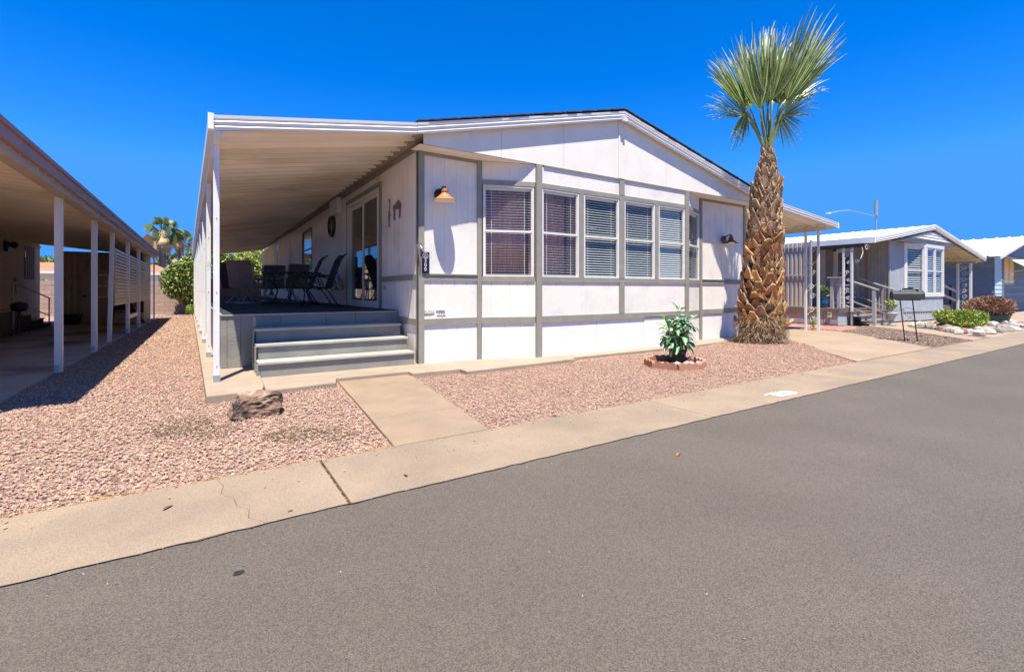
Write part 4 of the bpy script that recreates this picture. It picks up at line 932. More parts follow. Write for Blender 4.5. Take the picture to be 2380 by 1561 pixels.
# ================================================================== PORCH FURNITURE
def sling(mb, prof, hw, t=.012):
    a = [mb.P((x,-hw,z)) for x,z in prof]; b = [mb.P((x,hw,z)) for x,z in prof]; a2 = [mb.P((x,-hw,z-t)) for x,z in prof]; b2 = [mb.P((x,hw,z-t)) for x,z in prof]
    for i in range(len(prof)-1):
        mb.face((a[i],a[i+1],b[i+1],b[i])); mb.face((a2[i],b2[i],b2[i+1],a2[i+1])); mb.face((a[i],a2[i],a2[i+1],a[i+1])); mb.face((b[i],b[i+1],b2[i+1],b2[i]))
    return mb
def recliner(label, loc, rz_):
    t = thing('reclining_chair', label, 'chair', (0,0,0), 'black reclining chairs on the porch'); WO[t.name] = Vector()
    back = [(-.16,.37),(-.20,.5),(-.27,.72),(-.36,.95),(-.43,1.04),(-.47,1.055)]
    sling(MB(), back, .25).build('backrest', sling_black, t); sling(MB(), [(.27,.37),(.2,.395),(0,.37),(-.15,.36)], .25).build('seat', sling_black, t)
    for s in (-1,1):
        y = .27*s
        MB().tube([(.28,y,.37),(.2,y,.395),(0,y,.37),(-.16,y,.36)], .013, 6).build('seat_rail', black_metal, t, smooth=True)
        MB().tube([(x,y,z) for x,z in back], .014, 6).build('back_rail', black_metal, t, smooth=True)
        MB().tube([(.24,y,.60),(.29,y,.56),(.29,y,.42),(.24,y,.26),(.26,y,.1),(.31,y,.0)], .013, 6).build('leg', black_metal, t, smooth=True)
        MB().tube([(.0,y,.40),(-.12,y,.28),(-.30,y,.0)], .013, 6).build('leg', black_metal, t, smooth=True)
        MB().tube([(.24,y,.60),(.1,y,.63),(-.12,y,.60),(-.22,y,.56)], [.014,.02,.02,.012], 6).build('armrest', black_metal, t, smooth=True)
        mb = MB(); mb.tube([(-.26,y,.68),(-.36,y,.50),(-.40,y,.34),(-.30,y,.33),(-.18,y,.42)], .009, 6)
        for k in range(5): mb.tube([(-.30-.02*k,y,.60-.055*k),(-.27-.02*k,y,.57-.055*k),(-.29-.02*k,y,.55-.055*k)], .008, 5)
        mb.build('recline_rack', black_metal, t, smooth=True)
        mb = MB(); scroll(mb, (.12,y,.50), (1,0,0), (0,0,1), .07, 1.2, s, .007); mb.build('scroll', black_metal, t)
    t.location = loc; t.rotation_euler.z = rz_; return t
recliner('black high-backed reclining chair nearest the patio door on the porch', (1.98,10.15,.803), R(180))
recliner('second black reclining chair, tucked behind the one nearest the patio door', (1.78,10.95,.803), R(176))
def swivel(label, loc, rz_, mat=sling_brown, fm=grey_metal, first=None):
    t = thing('swivel_chair', label, 'chair', (0,0,0), 'sling swivel chairs around the glass table'); WO[t.name] = Vector()
    back = [(-.22,.38),(-.26,.55),(-.30,.75),(-.35,.92),(-.40,1.0)]
    sling(MB(), back, .27, .02).build('backrest', mat, t); sling(MB(), [(.26,.40),(.2,.42),(0,.39),(-.22,.38)], .27, .02).build('seat', mat, t)
    for s in (-1,1):
        y = .29*s
        MB().tube([(.27,y,.39),(.2,y,.42),(0,y,.39),(-.22,y,.38)]+[(x,y,z) for x,z in back[1:]], .014, 6).build('side_rail', fm, t, smooth=True)
        MB().tube([(-.28,y,.66),(-.10,y,.66),(.14,y,.64),(.26,y,.58),(.30,y,.5),(.27,y,.40)], [.012,.018,.02,.018,.014,.013], 7).build('armrest', fm, t, smooth=True)
    MB().tube([(x,y,z) for y,x,z in ((-.27,-.40,1.0),(-.1,-.41,1.005),(.1,-.41,1.005),(.27,-.40,1.0))], .012, 6).build('top_rail', fm, t, smooth=True)
    MB().tube([(.26*math.cos(a*math.pi/12), .26*math.sin(a*math.pi/12), .018) for a in range(25)], .015, 6).build('base_ring', fm, t, smooth=True)
    for a in range(6): 
        q = a*math.pi/3; MB().tube([(.26*math.cos(q),.26*math.sin(q),.02),(.18*math.cos(q),.18*math.sin(q),.09),(.05*math.cos(q),.05*math.sin(q),.2),(.05*math.cos(q),.05*math.sin(q),.26)], .010, 5).build('base_spoke', fm, t, smooth=True)
    MB().tube([(0,0,.2),(0,0,.36)], .035, 10).build('swivel_hub', fm, t)
    t.location = loc; t.rotation_euler.z = rz_; return t
swivel('brown sling swivel chair at the left, its broad back to the camera', (.90,12.95,.803), R(58))
swivel('dark sling swivel chair mostly hidden behind the broad brown one', (.74,13.9,.803), R(35), sling_black)
swivel('brown swivel chair behind the black table, the taller of the two middle backs', (2.02,14.0,.803), R(110))
swivel('brown swivel chair left behind the black table, lower of the two middle backs', (1.62,14.9,.803), R(95))
tb = thing('porch_table', 'black oval metal table between the black chairs on the porch', 'table', (0,0,0)); WO[tb.name] = Vector()
def oval(rx, ry, n=28): return [(rx*math.cos(2*math.pi*k/n), ry*math.sin(2*math.pi*k/n)) for k in range(n)]
MB().prism(oval(.62,.45), .715, .735).build('table_top', black_metal, tb, bevel=.004)
mb = MB()
for x, y in oval(.60,.43,40): mb.box(x-.015,x+.015,y-.008,y+.008,.68,.715)
mb.build('pierced_rim', black_metal, tb)
for sx in (-1,1):
    for sy in (-1,1): MB().tube([(.42*sx,.28*sy,.70),(.36*sx,.24*sy,.5),(.30*sx,.2*sy,.3),(.36*sx,.24*sy,.12),(.46*sx,.3*sy,.0)], .014, 6).build('leg', black_metal, tb, smooth=True)
mb = MB(); scroll(mb, (0,0,.52), (1,0,0), (0,0,1), .15, 1.6, 1, .009); scroll(mb, (0,0,.52), (0,1,0), (0,0,1), .15, 1.6, -1, .009); mb.build('scroll', black_metal, tb)
tb.location = (1.72,11.9,.803); tb.rotation_euler.z = R(-8)
tg = thing('glass_table', 'round glass topped metal table behind the black table on the porch', 'table', (0,0,0)); WO[tg.name] = Vector()
MB().prism(oval(.50,.50), .612, .620).build('glass_top', table_glass, tg)
MB().tube([(.5*math.cos(a*math.pi/16), .5*math.sin(a*math.pi/16), .614) for a in range(33)], .015, 6).build('rim', grey_metal, tg, smooth=True)
for k in range(4):
    q = k*math.pi/2+.6; c_, s_ = math.cos(q), math.sin(q); MB().tube([(.40*c_,.40*s_,.60),(.42*c_,.42*s_,.45),(.25*c_,.25*s_,.25),(.38*c_,.38*s_,.0)], .014, 6).build('leg', grey_metal, tg, smooth=True)
tg.location = (1.18,14.0,.803)
# ================================================================== CARPORT AWNING ON THE RIGHT OF THE HOUSE
ca = thing('carport_awning', 'white ribbed carport awning with scrolled corner posts behind the palm, right of the house', 'awning', (14.3,6.6,0))
pans(ca, 'roof_pan', pan_cream, 6.24, 20.0, 11.02, 3.20, 14.76, 2.89, .305, .05)
fascia(ca, 'fascia', fascia_white, (11.25,YF,3.155), (14.78,YF,2.855), .145)
MB().box(14.76,14.82,YF-.03,20,2.845,3.0).build('gutter', fascia_white, ca)
MB().box(14.25,14.33,6.25,20,2.76,2.88).build('beam', pan_cream, ca)
def scroll_pair(parent, xa, ya, xb, yb, top, m=post_white, w=.055, tr=.007):
    for (x, y) in ((xa,ya),(xb,yb)): MB().box(x-w/2,x+w/2,y-w/2,y+w/2,.004,top).build('post', m, parent)
    d = Vector((xb-xa,yb-ya,0)); L = d.length; d.normalize(); c = Vector(((xa+xb)/2,(ya+yb)/2,0)); r = max(.03,(L-w)/2*.62)
    for k in range(4):
        z = .45+k*(top-.7)/3.2
        for s in (-1,1): mb = MB(); scroll(mb, c+UP*(z+.13*s)+d*(.02*s), d, UP, r, 1.4, s, tr, start=(0 if s > 0 else math.pi)); mb.build('scroll', m, parent)
        MB().tube([c+d*(L-w)/2+UP*(z-.02), c-d*(L-w)/2+UP*(z+.22)], tr, 5).build('scroll_bar', m, parent)
scroll_pair(ca, 14.3, 6.47, 14.3, 6.80, 2.76)
scroll_pair(ca, 14.3, 12.5, 14.3, 12.83, 2.76)

# ================================================================== SECOND HOUSE (grey) ON THE RIGHT
h2 = thing('grey_mobile_home', 'grey corrugated mobile home with white roof and white bay window right of the palm', 'house', (22.5,6.8,0))
G2 = F((0,6.80,0)); S2 = F((20.1,0,0),(0,1,0),(1,0,0))
corrugated(S2, 6.80, 7.72, .42, 2.86, .10, .015).build('siding_panel', siding_shade, h2)
corrugated(S2, 6.80, 20, .02, .41, .13, .015).build('skirting_panel', siding_grey, h2)
corrugated(S2, 9.0, 20, .42, 2.86, .10, .015).build('siding_panel', siding_shade, h2)
MB(S2).box(6.78,20,-.02,.02,.41,.45).build('trim_board', siding_grey, h2)
corrugated(G2, 20.1, 21.35, .42, 2.86, .10, .015).build('siding_panel', siding_grey, h2)
corrugated(G2, 20.1, 21.35, .02, .41, .13, .015).build('skirting_panel', siding_grey, h2)
MB(G2).box(20.06,20.14,-.02,.02,.02,2.9).build('corner_trim', siding_grey, h2)
# windows and door in the side wall
MB(S2).box(7.72,7.80,-.02,.03,.5,2.72).build('door_frame', beam_tan, h2)
MB(S2).box(7.44,7.50,-.03,.0,.5,2.72).build('wood_post', M('honey_wood', (.34,.19,.08), rough=.6), h2)
MB(S2).box(7.80,7.98,.0,.03,.5,2.86).build('siding_panel', siding_grey, h2)
w = window(h2, S2, 7.98, 8.46, .60, 2.60, 22, .58, win_white, .03, slat=True)
MB(S2).box(8.46,8.56,-.02,.02,.5,2.68).build('trim_board', win_white, h2); MB(S2).box(7.9,8.56,-.02,.02,2.6,2.68).build('trim_board', win_white, h2)
MB(S2).box(8.56,8.85,.02,.04,.5,2.86).build('door', siding_shade, h2)
MB(S2).box(8.85,9.0,-.02,.02,.5,2.68).build('trim_board', win_white, h2)
# bay
ba, bb, bc, bd = (21.35,6.80), (22.66,6.55), (24.55,6.55), (24.56,7.2)
def seg(p, q): 
    u = Vector((q[0]-p[0],q[1]-p[1],0)); return F((p[0],p[1],0), u, Vector((-u.y,u.x,0))), u.length
for p, q, ws in ((ba,bb,[(.16,1.20)]),(bb,bc,[(.10,.92),(.98,1.80)])):
    fr, L_ = seg(p, q)
    corrugated(fr, 0, L_, .42, .88, .12, .012).build('siding_panel', siding_grey, h2)
    corrugated(fr, 0, L_, .02, .34, .14, .015).build('skirting_panel', siding_grey, h2)
    MB(fr).box(0,L_,-.02,.02,.345,.415).build('trim_board', siding_grey, h2)
    corrugated(fr, 0, L_, 2.86, 3.1, .12, .012).build('siding_panel', siding_grey, h2)
    MB(fr).box(-.01,L_+.01,-.035,.03,.885,.985).build('window_sill', win_white, h2); MB(fr).box(-.01,L_+.01,-.035,.03,2.73,2.86).build('window_head', win_white, h2)
    e = [0]+[v for a in ws for v in a]+[L_]
    for i in range(0, len(e), 2): MB(fr).box(e[i],e[i+1],-.03,.03,.985,2.73).build('window_post', win_white, h2)
    for a, b in ws: window(h2, fr, a+.003, b-.003, .99, 2.725, 20, .5, win_white, .04, tilt=.8)
corrugated(F((24.56,0,0),(0,1,0),(-1,0,0)), 6.55, 20, .02, 2.86, .12, .015).build('siding_panel', siding_grey, h2)
mb = MB(); mb.poly((20.3,9.5,.5),(24.4,9.5,.5),(24.4,9.5,2.8),(20.3,9.5,2.8)); mb.poly((20.2,6.9,.5),(24.4,6.6,.5),(24.4,9.5,.5),(20.2,9.5,.5)); mb.poly((20.2,6.9,2.85),(24.4,6.6,2.85),(24.4,9.5,2.85),(20.2,9.5,2.85)); mb.build('interior_room', room_m, h2)
# gable with white laps and the white roof
def r2(x): return 3.40-abs(x-23.2)*(.165 if x < 23.2 else .153)
mb = MB()
MB().poly((20.1,6.9,2.86),(20.1,6.5,2.86),(24.6,6.5,2.95),(24.6,6.9,2.95)).build('soffit', beam_tan, h2)
for i in range(4):
    z0 = 3.02+.10*i; hw = (3.36-z0)/.16
    if hw < .3: break
    hw2 = max(.05,(3.36-z0-.10)/.16)
    MB().hexa([(23.2-hw,6.46,z0),(23.2+hw,6.46,z0),(23.2+hw,6.52,z0),(23.2-hw,6.52,z0),(23.2-hw2,6.49,z0+.1),(23.2+hw2,6.49,z0+.1),(23.2+hw2,6.52,z0+.1),(23.2-hw2,6.52,z0+.1)]).build('gable_lap', roof_white, h2)
MB().vprism([(20.1,2.86),(26.0,2.86),(23.2,3.35)], 6.53, 6.58).build('gable_backing', siding_grey, h2)
for a, b, za, zb in ((17.93,19.05,2.65,2.80),(19.05,23.2,2.80,3.42),(23.2,29.6,3.42,2.44)):
    fascia(h2, 'fascia', roof_white, (a,6.43,za), (b,6.43,zb), .185)
    n = 40
    for k in range(n):
        y = 6.44+k*.34; mb = MB()
        prof = [(0,0),(.27,0),(.285,.018),(.325,.018),(.34,0)]
        mb.strip([(a,y+q,za+.17+r) for q,r in prof],[(b,y+q,zb+.17+r) for q,r in prof])
        if k == 0: mb.poly((a,y,za+.1),(b,y,zb+.1),(b,y+n*.34,zb+.1),(a,y+n*.34,za+.1))
        mb.build('roof_panel', roof_white, h2)
MB().box(17.88,17.95,6.43,20,2.64,2.83).build('gutter', roof_white, h2)
MB().box(17.55,17.63,6.6,20,2.50,2.62).build('beam', black_metal, h2)
# underside pans of the right awning
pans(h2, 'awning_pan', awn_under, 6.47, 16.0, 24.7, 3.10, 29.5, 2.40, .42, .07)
MB().box(28.5,28.6,6.5,20,2.32,2.42).build('beam', beam_tan, h2)
scroll_pair(h2, 17.6, 6.96, 17.6, 7.2, 2.52)
scroll_pair(h2, 28.5, 6.67, 28.5, 7.1, 2.34, w=.08)
mb = MB(); mb.tube([(17.75,6.75,2.55),(17.78,6.72,2.35),(17.70,6.75,2.15),(17.62,6.80,2.05)], .012, 6); scroll(mb, (17.9,6.65,2.5), (.84,-.54,0), UP, .09, 1.3, 1, .01); scroll(mb, (17.66,6.85,2.08), (.84,-.54,0), UP, .07, 1.2, -1, .01)
mb.build('bracket_scroll', post_white, h2)
# porch of the grey house
d2 = thing('neighbour_porch', 'brown and grey raised porch deck at the side of the grey home', 'deck', (18.3,8,0))
MB().hexa([(16.9,7.08,.46),(20.05,7.08,.46),(20.05,18,.46),(16.9,18,.46),(16.9,7.08,.54),(20.05,7.08,.54),(20.05,18,.54),(16.9,18,.54)]).build('deck_board', deck_brown, d2)
MB().box(16.88,16.9,7.06,18,.36,.54).build('rim_board', deck_brown, d2); MB().box(16.88,18.0,7.04,7.06,.40,.56).build('rim_board', deck_brown, d2)
MB().box(16.92,18.0,7.08,7.1,.0,.40).build('skirt_panel', siding_grey, d2)
for y0 in (7.07,7.5,8.1,8.8,9.6): MB().box(16.905,16.925,y0+.005,y0+.42 if y0 < 7.4 else y0+.58,.02,.36).build('skirt_panel', rail_grey, d2)
for y in (7.20,7.02): MB().box(17.0 if y > 7.1 else 17.05,17.09 if y>7.1 else 17.14,y-.045+.1,y+.045+.1,.54,1.52).build('rail_post', rail_grey, d2)
MB().box(16.96,17.16,6.98,7.42,1.52,1.56).build('rail_cap', tread_grey, d2)
for z in (.72,.9,1.08,1.3): MB().bar((17.07,7.25,z),(18.6,7.25,z),.03,.03).build('rail', rail_grey, d2)
s2 = thing('neighbour_steps', 'grey wooden steps with two sloping handrails in front of the grey home', 'steps', (18.5,6.6,0))
for z, y in ((.16,6.42),(.30,6.64),(.44,6.86)):
    MB().box(17.5,19.0,y,y+.26,z-.03,z).build('tread', deck_brown, s2); MB().box(17.52,18.98,y+.02,y+.04,z-.15 if z > .2 else .006,z-.031).build('riser', rail_grey, s2)
for x in (17.75,19.05):
    MB().box(x-.045,x+.045,6.36,6.45,.006,1.14).build('rail_post', rail_grey, s2)
    MB().bar((x,6.28,1.13),(x,7.35,1.55),.10,.04).build('handrail', tread_grey, s2)
    for dz in (.62,.85): MB().bar((x,6.40,1.13-dz),(x,7.35,1.55-dz),.03,.03).build('rail', tread_grey, s2)
sc2 = thing('wind_screen', 'tall corrugated wind screen panel standing on the neighbour porch behind the palm trunk', 'screen', (16.95,8.6,.54))
corrugated(F((16.93,0,0),(0,1,0),(1,0,0)), 7.92, 11.0, .55, 2.72, .14, .03).build('screen_panel', fence_grey, sc2)
for z in (.56,1.60,2.56): MB().box(16.90,16.929,7.90,11.0,z,z+.04).build('rail', rail_grey, sc2)
MB().box(16.89,16.95,7.86,7.91,.54,2.78).build('post', rail_grey, sc2)
bp2 = thing('blue_pot', 'glossy blue glazed pot with a leafy plant on the neighbour porch', 'plant pot', (17.6,7.8,.54))
MB().lathe([(.09,0),(.14,.1),(.15,.22),(.13,.30),(.15,.33),(.12,.33)], (17.55,7.78,.54), 18).build('pot', blue_glaze, bp2, smooth=True)
mb = MB(); leaves(mb, (17.55,7.78,1.08), (.2,.2,.26), 160, .13, random.Random(3), 2, shell=.2, up=.6, asp=.3); mb.build('foliage', [leaf_g,leaf_d], bp2)
ur = thing('urn_planter', 'grey urn with a yellow-green plant standing between the neighbour step rails', 'plant pot', (18.35,6.35,.0))
MB().lathe([(.11,0),(.13,.03),(.05,.1),(.06,.2),(.14,.36),(.17,.40),(.13,.41)], (18.35,6.15,.006), 18).build('urn', rail_grey, ur, smooth=True)
mb = MB(); leaves(mb, (18.35,6.15,.68), (.17,.17,.24), 170, .09, random.Random(9), 3, shell=.2, up=.3); mb.build('foliage', [leaf_y,leaf_l,leaf_g], ur)
vy = thing('climbing_vine', 'small yellow-green vine at the foot of the scrolled awning posts', 'plant', (14.4,6.7,0))
mb = MB(); leaves(mb, (14.42,6.66,.24), (.08,.1,.26), 120, .06, random.Random(2), 2, shell=.1); mb.build('foliage', [leaf_y,leaf_l], vy)
ln = thing('square_lantern', 'small pale green square lantern fixed low on the neighbour deck side', 'lantern', (16.85,7.3,.25))
MB().box(16.80,16.88,7.24,7.34,.26,.40).build('housing', M('pale_green_glass', (.45,.5,.32), rough=.4), ln); MB().box(16.79,16.89,7.23,7.35,.40,.415).build('cap', rail_grey, ln)
sw2 = thing('seagull_ornament', 'small yellow bird ornament on the grey home side wall', 'ornament', (20.05,7.1,2.4))
MB().poly((20.04,7.26,2.46),(20.04,7.13,2.36),(20.04,7.09,2.30),(20.04,7.15,2.34)).poly((20.04,7.0,2.46),(20.04,7.1,2.36),(20.04,7.14,2.32),(20.04,7.08,2.34)).build('wing', leaf_y, sw2)

# ================================================================== MAILBOX
AX = Vector((.62,-.785,0)); NX = Vector((.785,.62,0)); MC = Vector((13.22,4.13,0))
mx = thing('mailbox', 'black arched mailbox with nameplate on two thin slanting legs beside the driveway', 'mailbox', (MC.x,MC.y,0))
fm_ = F((MC.x,MC.y,0), AX, NX)
L2 = .31; arch = [(-.1,.92),(.1,.92),(.1,1.03)]+[(.1*math.cos(a*math.pi/10),1.03+.075*math.sin(a*math.pi/10)) for a in range(1,10)]+[(-.1,1.03)]
mb = MB(fm_); a_ = [mb.P((-L2,y,z)) for y,z in arch]; b_ = [mb.P((L2-.07,y,z)) for y,z in arch]
for i in range(len(arch)): j = (i+1)%len(arch); mb.face((a_[i],a_[j],b_[j],b_[i]))
mb.face(a_); mb.face(b_[::-1]); mb.build('box', mail_m, mx)
mb = MB(fm_); a_ = [mb.P((L2-.068,y*1.06,.98+(z-.98)*1.06)) for y,z in arch]; b_ = [mb.P((L2-.04,y*1.06,.98+(z-.98)*1.06)) for y,z in arch]
for i in range(len(arch)): j = (i+1)%len(arch); mb.face((a_[i],a_[j],b_[j],b_[i]))
mb.face(a_); mb.face(b_[::-1]); mb.build('door', mail_m, mx)
for s in (-.13,.10): MB().tube([fm_(s-.02,0,.92), fm_(s+.07,-.0,0.0)], .0125, 6).build('leg', black_metal, mx)
MB(fm_).box(-.22,.20,-.08,.08,.90,.92).build('bracket', black_metal, mx)
mb = MB(); mb.tube([fm_(-.12,0,.70), fm_(-.02,0,.74), fm_(.11,0,.70)], .005, 5); mb.tube([fm_(-.1,0,.62), fm_(.16,0,.42)], .004, 5); mb.tube([fm_(.14,0,.62), fm_(-.06,0,.42)], .004, 5); mb.build('wire_scroll', black_metal, mx)
MB(fm_).vprism([(-.20,1.105),(-.12,1.13),(-.10,1.165),(-.04,1.175),(.08,1.175),(.12,1.15),(.20,1.125),(.20,1.10)], -.01, .005).build('nameplate', black_metal, mx)
mb = MB(fm_); 
for k in range(9): mb.box(-.13+.03*k,-.112+.03*k,-.014,-.0101,1.112,1.13)
mb.build('lettering', sign_white, mx)

# ================================================================== ROCK BORDER, BUSHES
rr = random.Random(21); k = 0
band = []
for i in range(60):
    t = rr.random(); x = 16.2+6.2*t; y = 3.62+rr.uniform(0,.55)+.1*math.sin(t*9)
    band.append((x,y))
for i in range(34):
    t = rr.random(); x = 18.2+1.9*t; y = 5.2+rr.uniform(-.5,.65); band.append((x,y))
for i in range(14): t = rr.random(); band.append((16.9+1.6*t, 4.05+1.3*t+rr.uniform(-.2,.2)))
for i in range(26): band.append((20.2+rr.uniform(0,3.6), 4.3+rr.uniform(-.5,1.6)))
cols = ['grey','tan','white','rust']
meshes = {}
for (x,y) in band:
    s = rr.uniform(.09,.20); q = rr.randrange(8)
    if q not in meshes:
        m_ = [river_rock, white_rock, river_rock, M('rust_river_rock', (.30,.16,.11),(.22,.13,.1),rough=.85,rnd=.2), river_rock, M('pale_river_rock', (.46,.41,.35),(.36,.32,.28),rough=.8,rnd=.2), river_rock, white_rock][q]
        o = rock_mb((0,0,0), 1, .75, .75, 300+q, sub=2, rough=.12).build('river_rock', m_, origin=(0,0,0)); meshes[q] = o
    else: o = meshes[q].copy(); C.objects.link(o)
    o.location = (x,y,-.02); o.scale = (s,s*rr.uniform(.8,1.1),s*rr.uniform(.7,1.1)); o.rotation_euler.z = rr.uniform(0,6.28)
    o['label'] = ('small ' if s < .125 else 'large ' if s > .17 else 'middle-sized ')+['dark grey','white','grey','rust red','brownish grey','pale tan','grey','white'][q]+' river rock '+('at the sidewalk edge in front of the lime bush' if y < 3.9 and x < 19.2 else 'at the sidewalk edge in front of the brown bush' if y < 3.9 else 'between the lime bush and the path' if x < 18.2 else 'by the corner of the grey home' if y > 5 and x < 20.2 else 'heaped around the green planter' if x > 20.2 else 'beside the lime bush'); o['category'] = 'rock'; o['group'] = 'river rocks bordering the neighbour planting'
def bush(name, label, cat, c, rad, n, size, mats, seed, pot=None, cut=None, **kw):
    t = thing(name, label, cat, (c[0],c[1],max(0,c[2]-rad[2]))); rr = random.Random(seed); mb = MB()
    leaves(mb, c, rad, n, size, rr, len(mats), cut=cut, **kw); mb.build('foliage', mats, t); 
    st_ = MB()
    for i in range(9):
        a = rr.uniform(0,6.28); st_.tube([(c[0]+.1*math.cos(a)*rad[0],c[1]+.1*math.sin(a)*rad[1],0),(c[0]+.4*math.cos(a)*rad[0],c[1]+.4*math.sin(a)*rad[1],c[2])], [.02,.008], 5)
    st_.build('stem', bark, t); return t
bush('lime_bush', 'low spreading lime green succulent bush among the river rocks', 'bush', (18.75,4.62,.30), (.72,.62,.30), 6500, .10, [leaf_l,leaf_y,leaf_g], 4, up=.6, asp=.28, shell=.45)
tb2 = bush('brown_bush', 'dry red-brown bush growing in a dark green planter', 'bush', (22.4,4.75,.62), (.85,.7,.36), 6000, .12, [leaf_b,leaf_o,leaf_b], 6, up=.9, asp=.22, shell=.35)
MB().lathe([(.42,0),(.50,.28),(.54,.30),(.50,.30)], (22.4,4.75,.0), 20).build('planter', dark_green_m, tb2)

# ================================================================== THIRD HOUSE (blue)
h3 = thing('blue_mobile_home', 'slate blue lap-sided home with a white roof at the far right', 'house', (37,6.9,0))
G3 = F((0,6.9,0)); S3 = F((33.3,0,0),(0,1,0),(1,0,0))
for i in range(11):
    z = .55+.215*i
    MB(S3).hexa([(6.9,-.03,z),(18,-.03,z),(18,.0,z),(6.9,.0,z),(6.9,-.005,z+.213),(18,-.005,z+.213),(18,.0,z+.213),(6.9,.0,z+.213)]).build('lap_board', siding_blue, h3)
    MB(G3).hexa([(33.27,-.03,z),(34.45,-.03,z),(34.45,.0,z),(33.27,.0,z),(33.27,-.005,z+.213),(34.45,-.005,z+.213),(34.45,.0,z+.213),(33.27,.0,z+.213)]).build('lap_board', siding_blue_lit, h3)
MB(S3).box(6.9,18,.0,.05,.0,2.95).build('wall', siding_blue, h3)
corrugated(G3, 33.3, 41.5, .0, .55, .22, .02).build('skirting_panel', siding_blue, h3)
MB(G3).box(34.46,34.9,-.01,.03,.55,2.95).build('wall', siding_blue, h3); MB(G3).box(34.9,37.0,-.01,.03,.55,1.42).build('wall', siding_blue, h3); MB(G3).box(37.0,41.5,-.01,.03,.55,2.95).build('wall', siding_blue, h3); MB(G3).box(34.9,37.0,-.01,.03,2.86,2.95).build('wall', siding_blue, h3)
window(h3, G3, 34.92, 36.97, 1.43, 2.86, 18, 0, beam_tan, .05, vbar=1, gm=screen_cream)
MB(G3).box(34.9,37,.6,.62,1.2,2.95).build('interior_room', room_m, h3)
mb = MB(); mb.vprism([(33.3,2.951),(41.5,2.951),(41.5,3.9),(38.6,4.05)], 6.88, 6.95); mb.build('gable', siding_blue, h3)
for a, b, za, zb in ((32.0,38.5,2.62,3.98),(38.5,45,3.98,2.7)):
    fascia(h3, 'fascia', roof_white, (a,6.42,za), (b,6.42,zb), .16)
    for k in range(24):
        y = 6.43+k*.5; prof = [(0,0),(.40,0),(.42,.05),(.48,.05),(.5,0)]
        mb = MB(); mb.strip([(a,y+q,za+.15+r) for q,r in prof],[(b,y+q,zb+.15+r) for q,r in prof]); mb.build('roof_panel', roof_white, h3)
mb = MB(); mb.poly((32.0,6.43,2.72),(38.5,6.43,4.06),(38.5,18,4.06),(32.0,18,2.72)); mb.build('roof_deck', roof_white, h3)
for k in range(9):
    y0, y1 = 6.85-.1*k, 6.85-.1*(k+1)+.012; z0, z1 = 2.88-.075*k, 2.88-.075*(k+1)
    MB().hexa([(34.7,y0,z0),(40,y0,z0),(40,y1,z1),(34.7,y1,z1),(34.7,y0,z0+.02),(40,y0,z0+.02),(40,y1,z1+.02),(34.7,y1,z1+.02)]).build('awning_slat', screen_cream, h3)
MB().tube([(34.8,5.95,2.2),(34.8,6.88,2.0)], .015, 5).build('awning_arm', screen_cream, h3)
# porch rail between the houses
pr = thing('far_porch_rail', 'grey step rails under the far awning beside the blue home', 'railing', (27.5,7.5,0))
MB().box(26.2,28.0,7.2,9,.0,.5).build('platform', deck_brown, pr)
for dz in (0,.42): MB().bar((26.3,7.15,1.42-dz),(28.9,7.15,1.02-dz),.05,.09).build('rail', tread_grey, pr)
for x in (26.4,28.0): MB().box(x-.05,x+.05,7.17,7.26,0,1.35).build('post', black_metal, pr)
d3 = thing('porch_door', 'white framed screen door under the far awning', 'door', (25.4,9,0))
MB().box(24.9,25.0,9.0,9.05,.3,2.4).build('jamb', win_white, d3); MB().box(26.0,26.1,9.0,9.05,.3,2.4).build('jamb', win_white, d3); MB().box(25.0,26.0,9.02,9.04,.3,2.4).build('screen', door_brown, d3); MB().box(25.0,26.0,9.0,9.019,1.25,1.3).build('rail', win_white, d3)

# street lamp far behind
sl = thing('street_lamp', 'tall street light with a long curved arm and grey cylinder on top', 'street lamp', (71.05,25.4,0))
MB().tube([(71.05,25.43,0),(71.05,25.43,10.5)], [.13,.08], 8).build('pole', galv, sl); MB().tube([(71.05,25.43,10.5),(71.05,25.43,12.4)], .21, 12).build('top_cylinder', galv, sl)
MB().tube([(71.05,25.45,10.4),(69.6,26.4,10.9),(68.28,27.24,11.2),(67.2,27.95,11.1),(66.1,28.65,10.85)], .04, 6).build('arm', galv, sl); MB().box(65.6,66.3,28.5,28.85,10.75,10.9).build('lamp_head', win_white, sl)

# ================================================================== LEFT NEIGHBOUR
cp = thing('carport', 'tan carport with brown fascia, white posts and louvred screens at the left', 'carport', (-1.7,8,0))
pans(cp, 'roof_pan', pan_tan, 5.66, 23.4, -4.85, 2.80, -1.50, 2.47, .305, .045)
MB().box(-1.50,-1.46,5.62,23.45,2.455,2.61).build('fascia', fascia_brown, cp); MB().box(-1.462,-1.44,5.62,23.45,2.575,2.62).build('drip_edge', fascia_brown, cp)
MB().box(-4.9,-1.501,5.62,5.655,2.46,2.9).build('fascia', fascia_brown, cp)
MB().box(-1.64,-1.502,5.66,23.4,2.37,2.462).build('beam', beam_tan, cp)
for i, y in enumerate((6.25,8.75,11.28,13.45,15.85,18.35,21.8)):
    x = -1.645; t_ = MB()
    if i == 3: t_.hexa([(x-.08,y-.13,.015),(x-.01,y-.13,.015),(x-.01,y-.05,.015),(x-.08,y-.05,.015),(x-.035,y-.04,2.44),(x+.035,y-.04,2.44),(x+.035,y+.04,2.44),(x-.035,y+.04,2.44)])
    else: t_.box(x-.030,x+.030,y-.025,y+.005,.015,2.44)
    if i != 3: t_.box(x+.010,x+.045,y+.006,y+.08,.015,2.44)
    p = t_.build('post', post_white, cp)
    MB().box(x-.025,x+.02,y-.031,y-.0251,.03,.12).build('foot_bracket', galv, p) if i != 3 else None
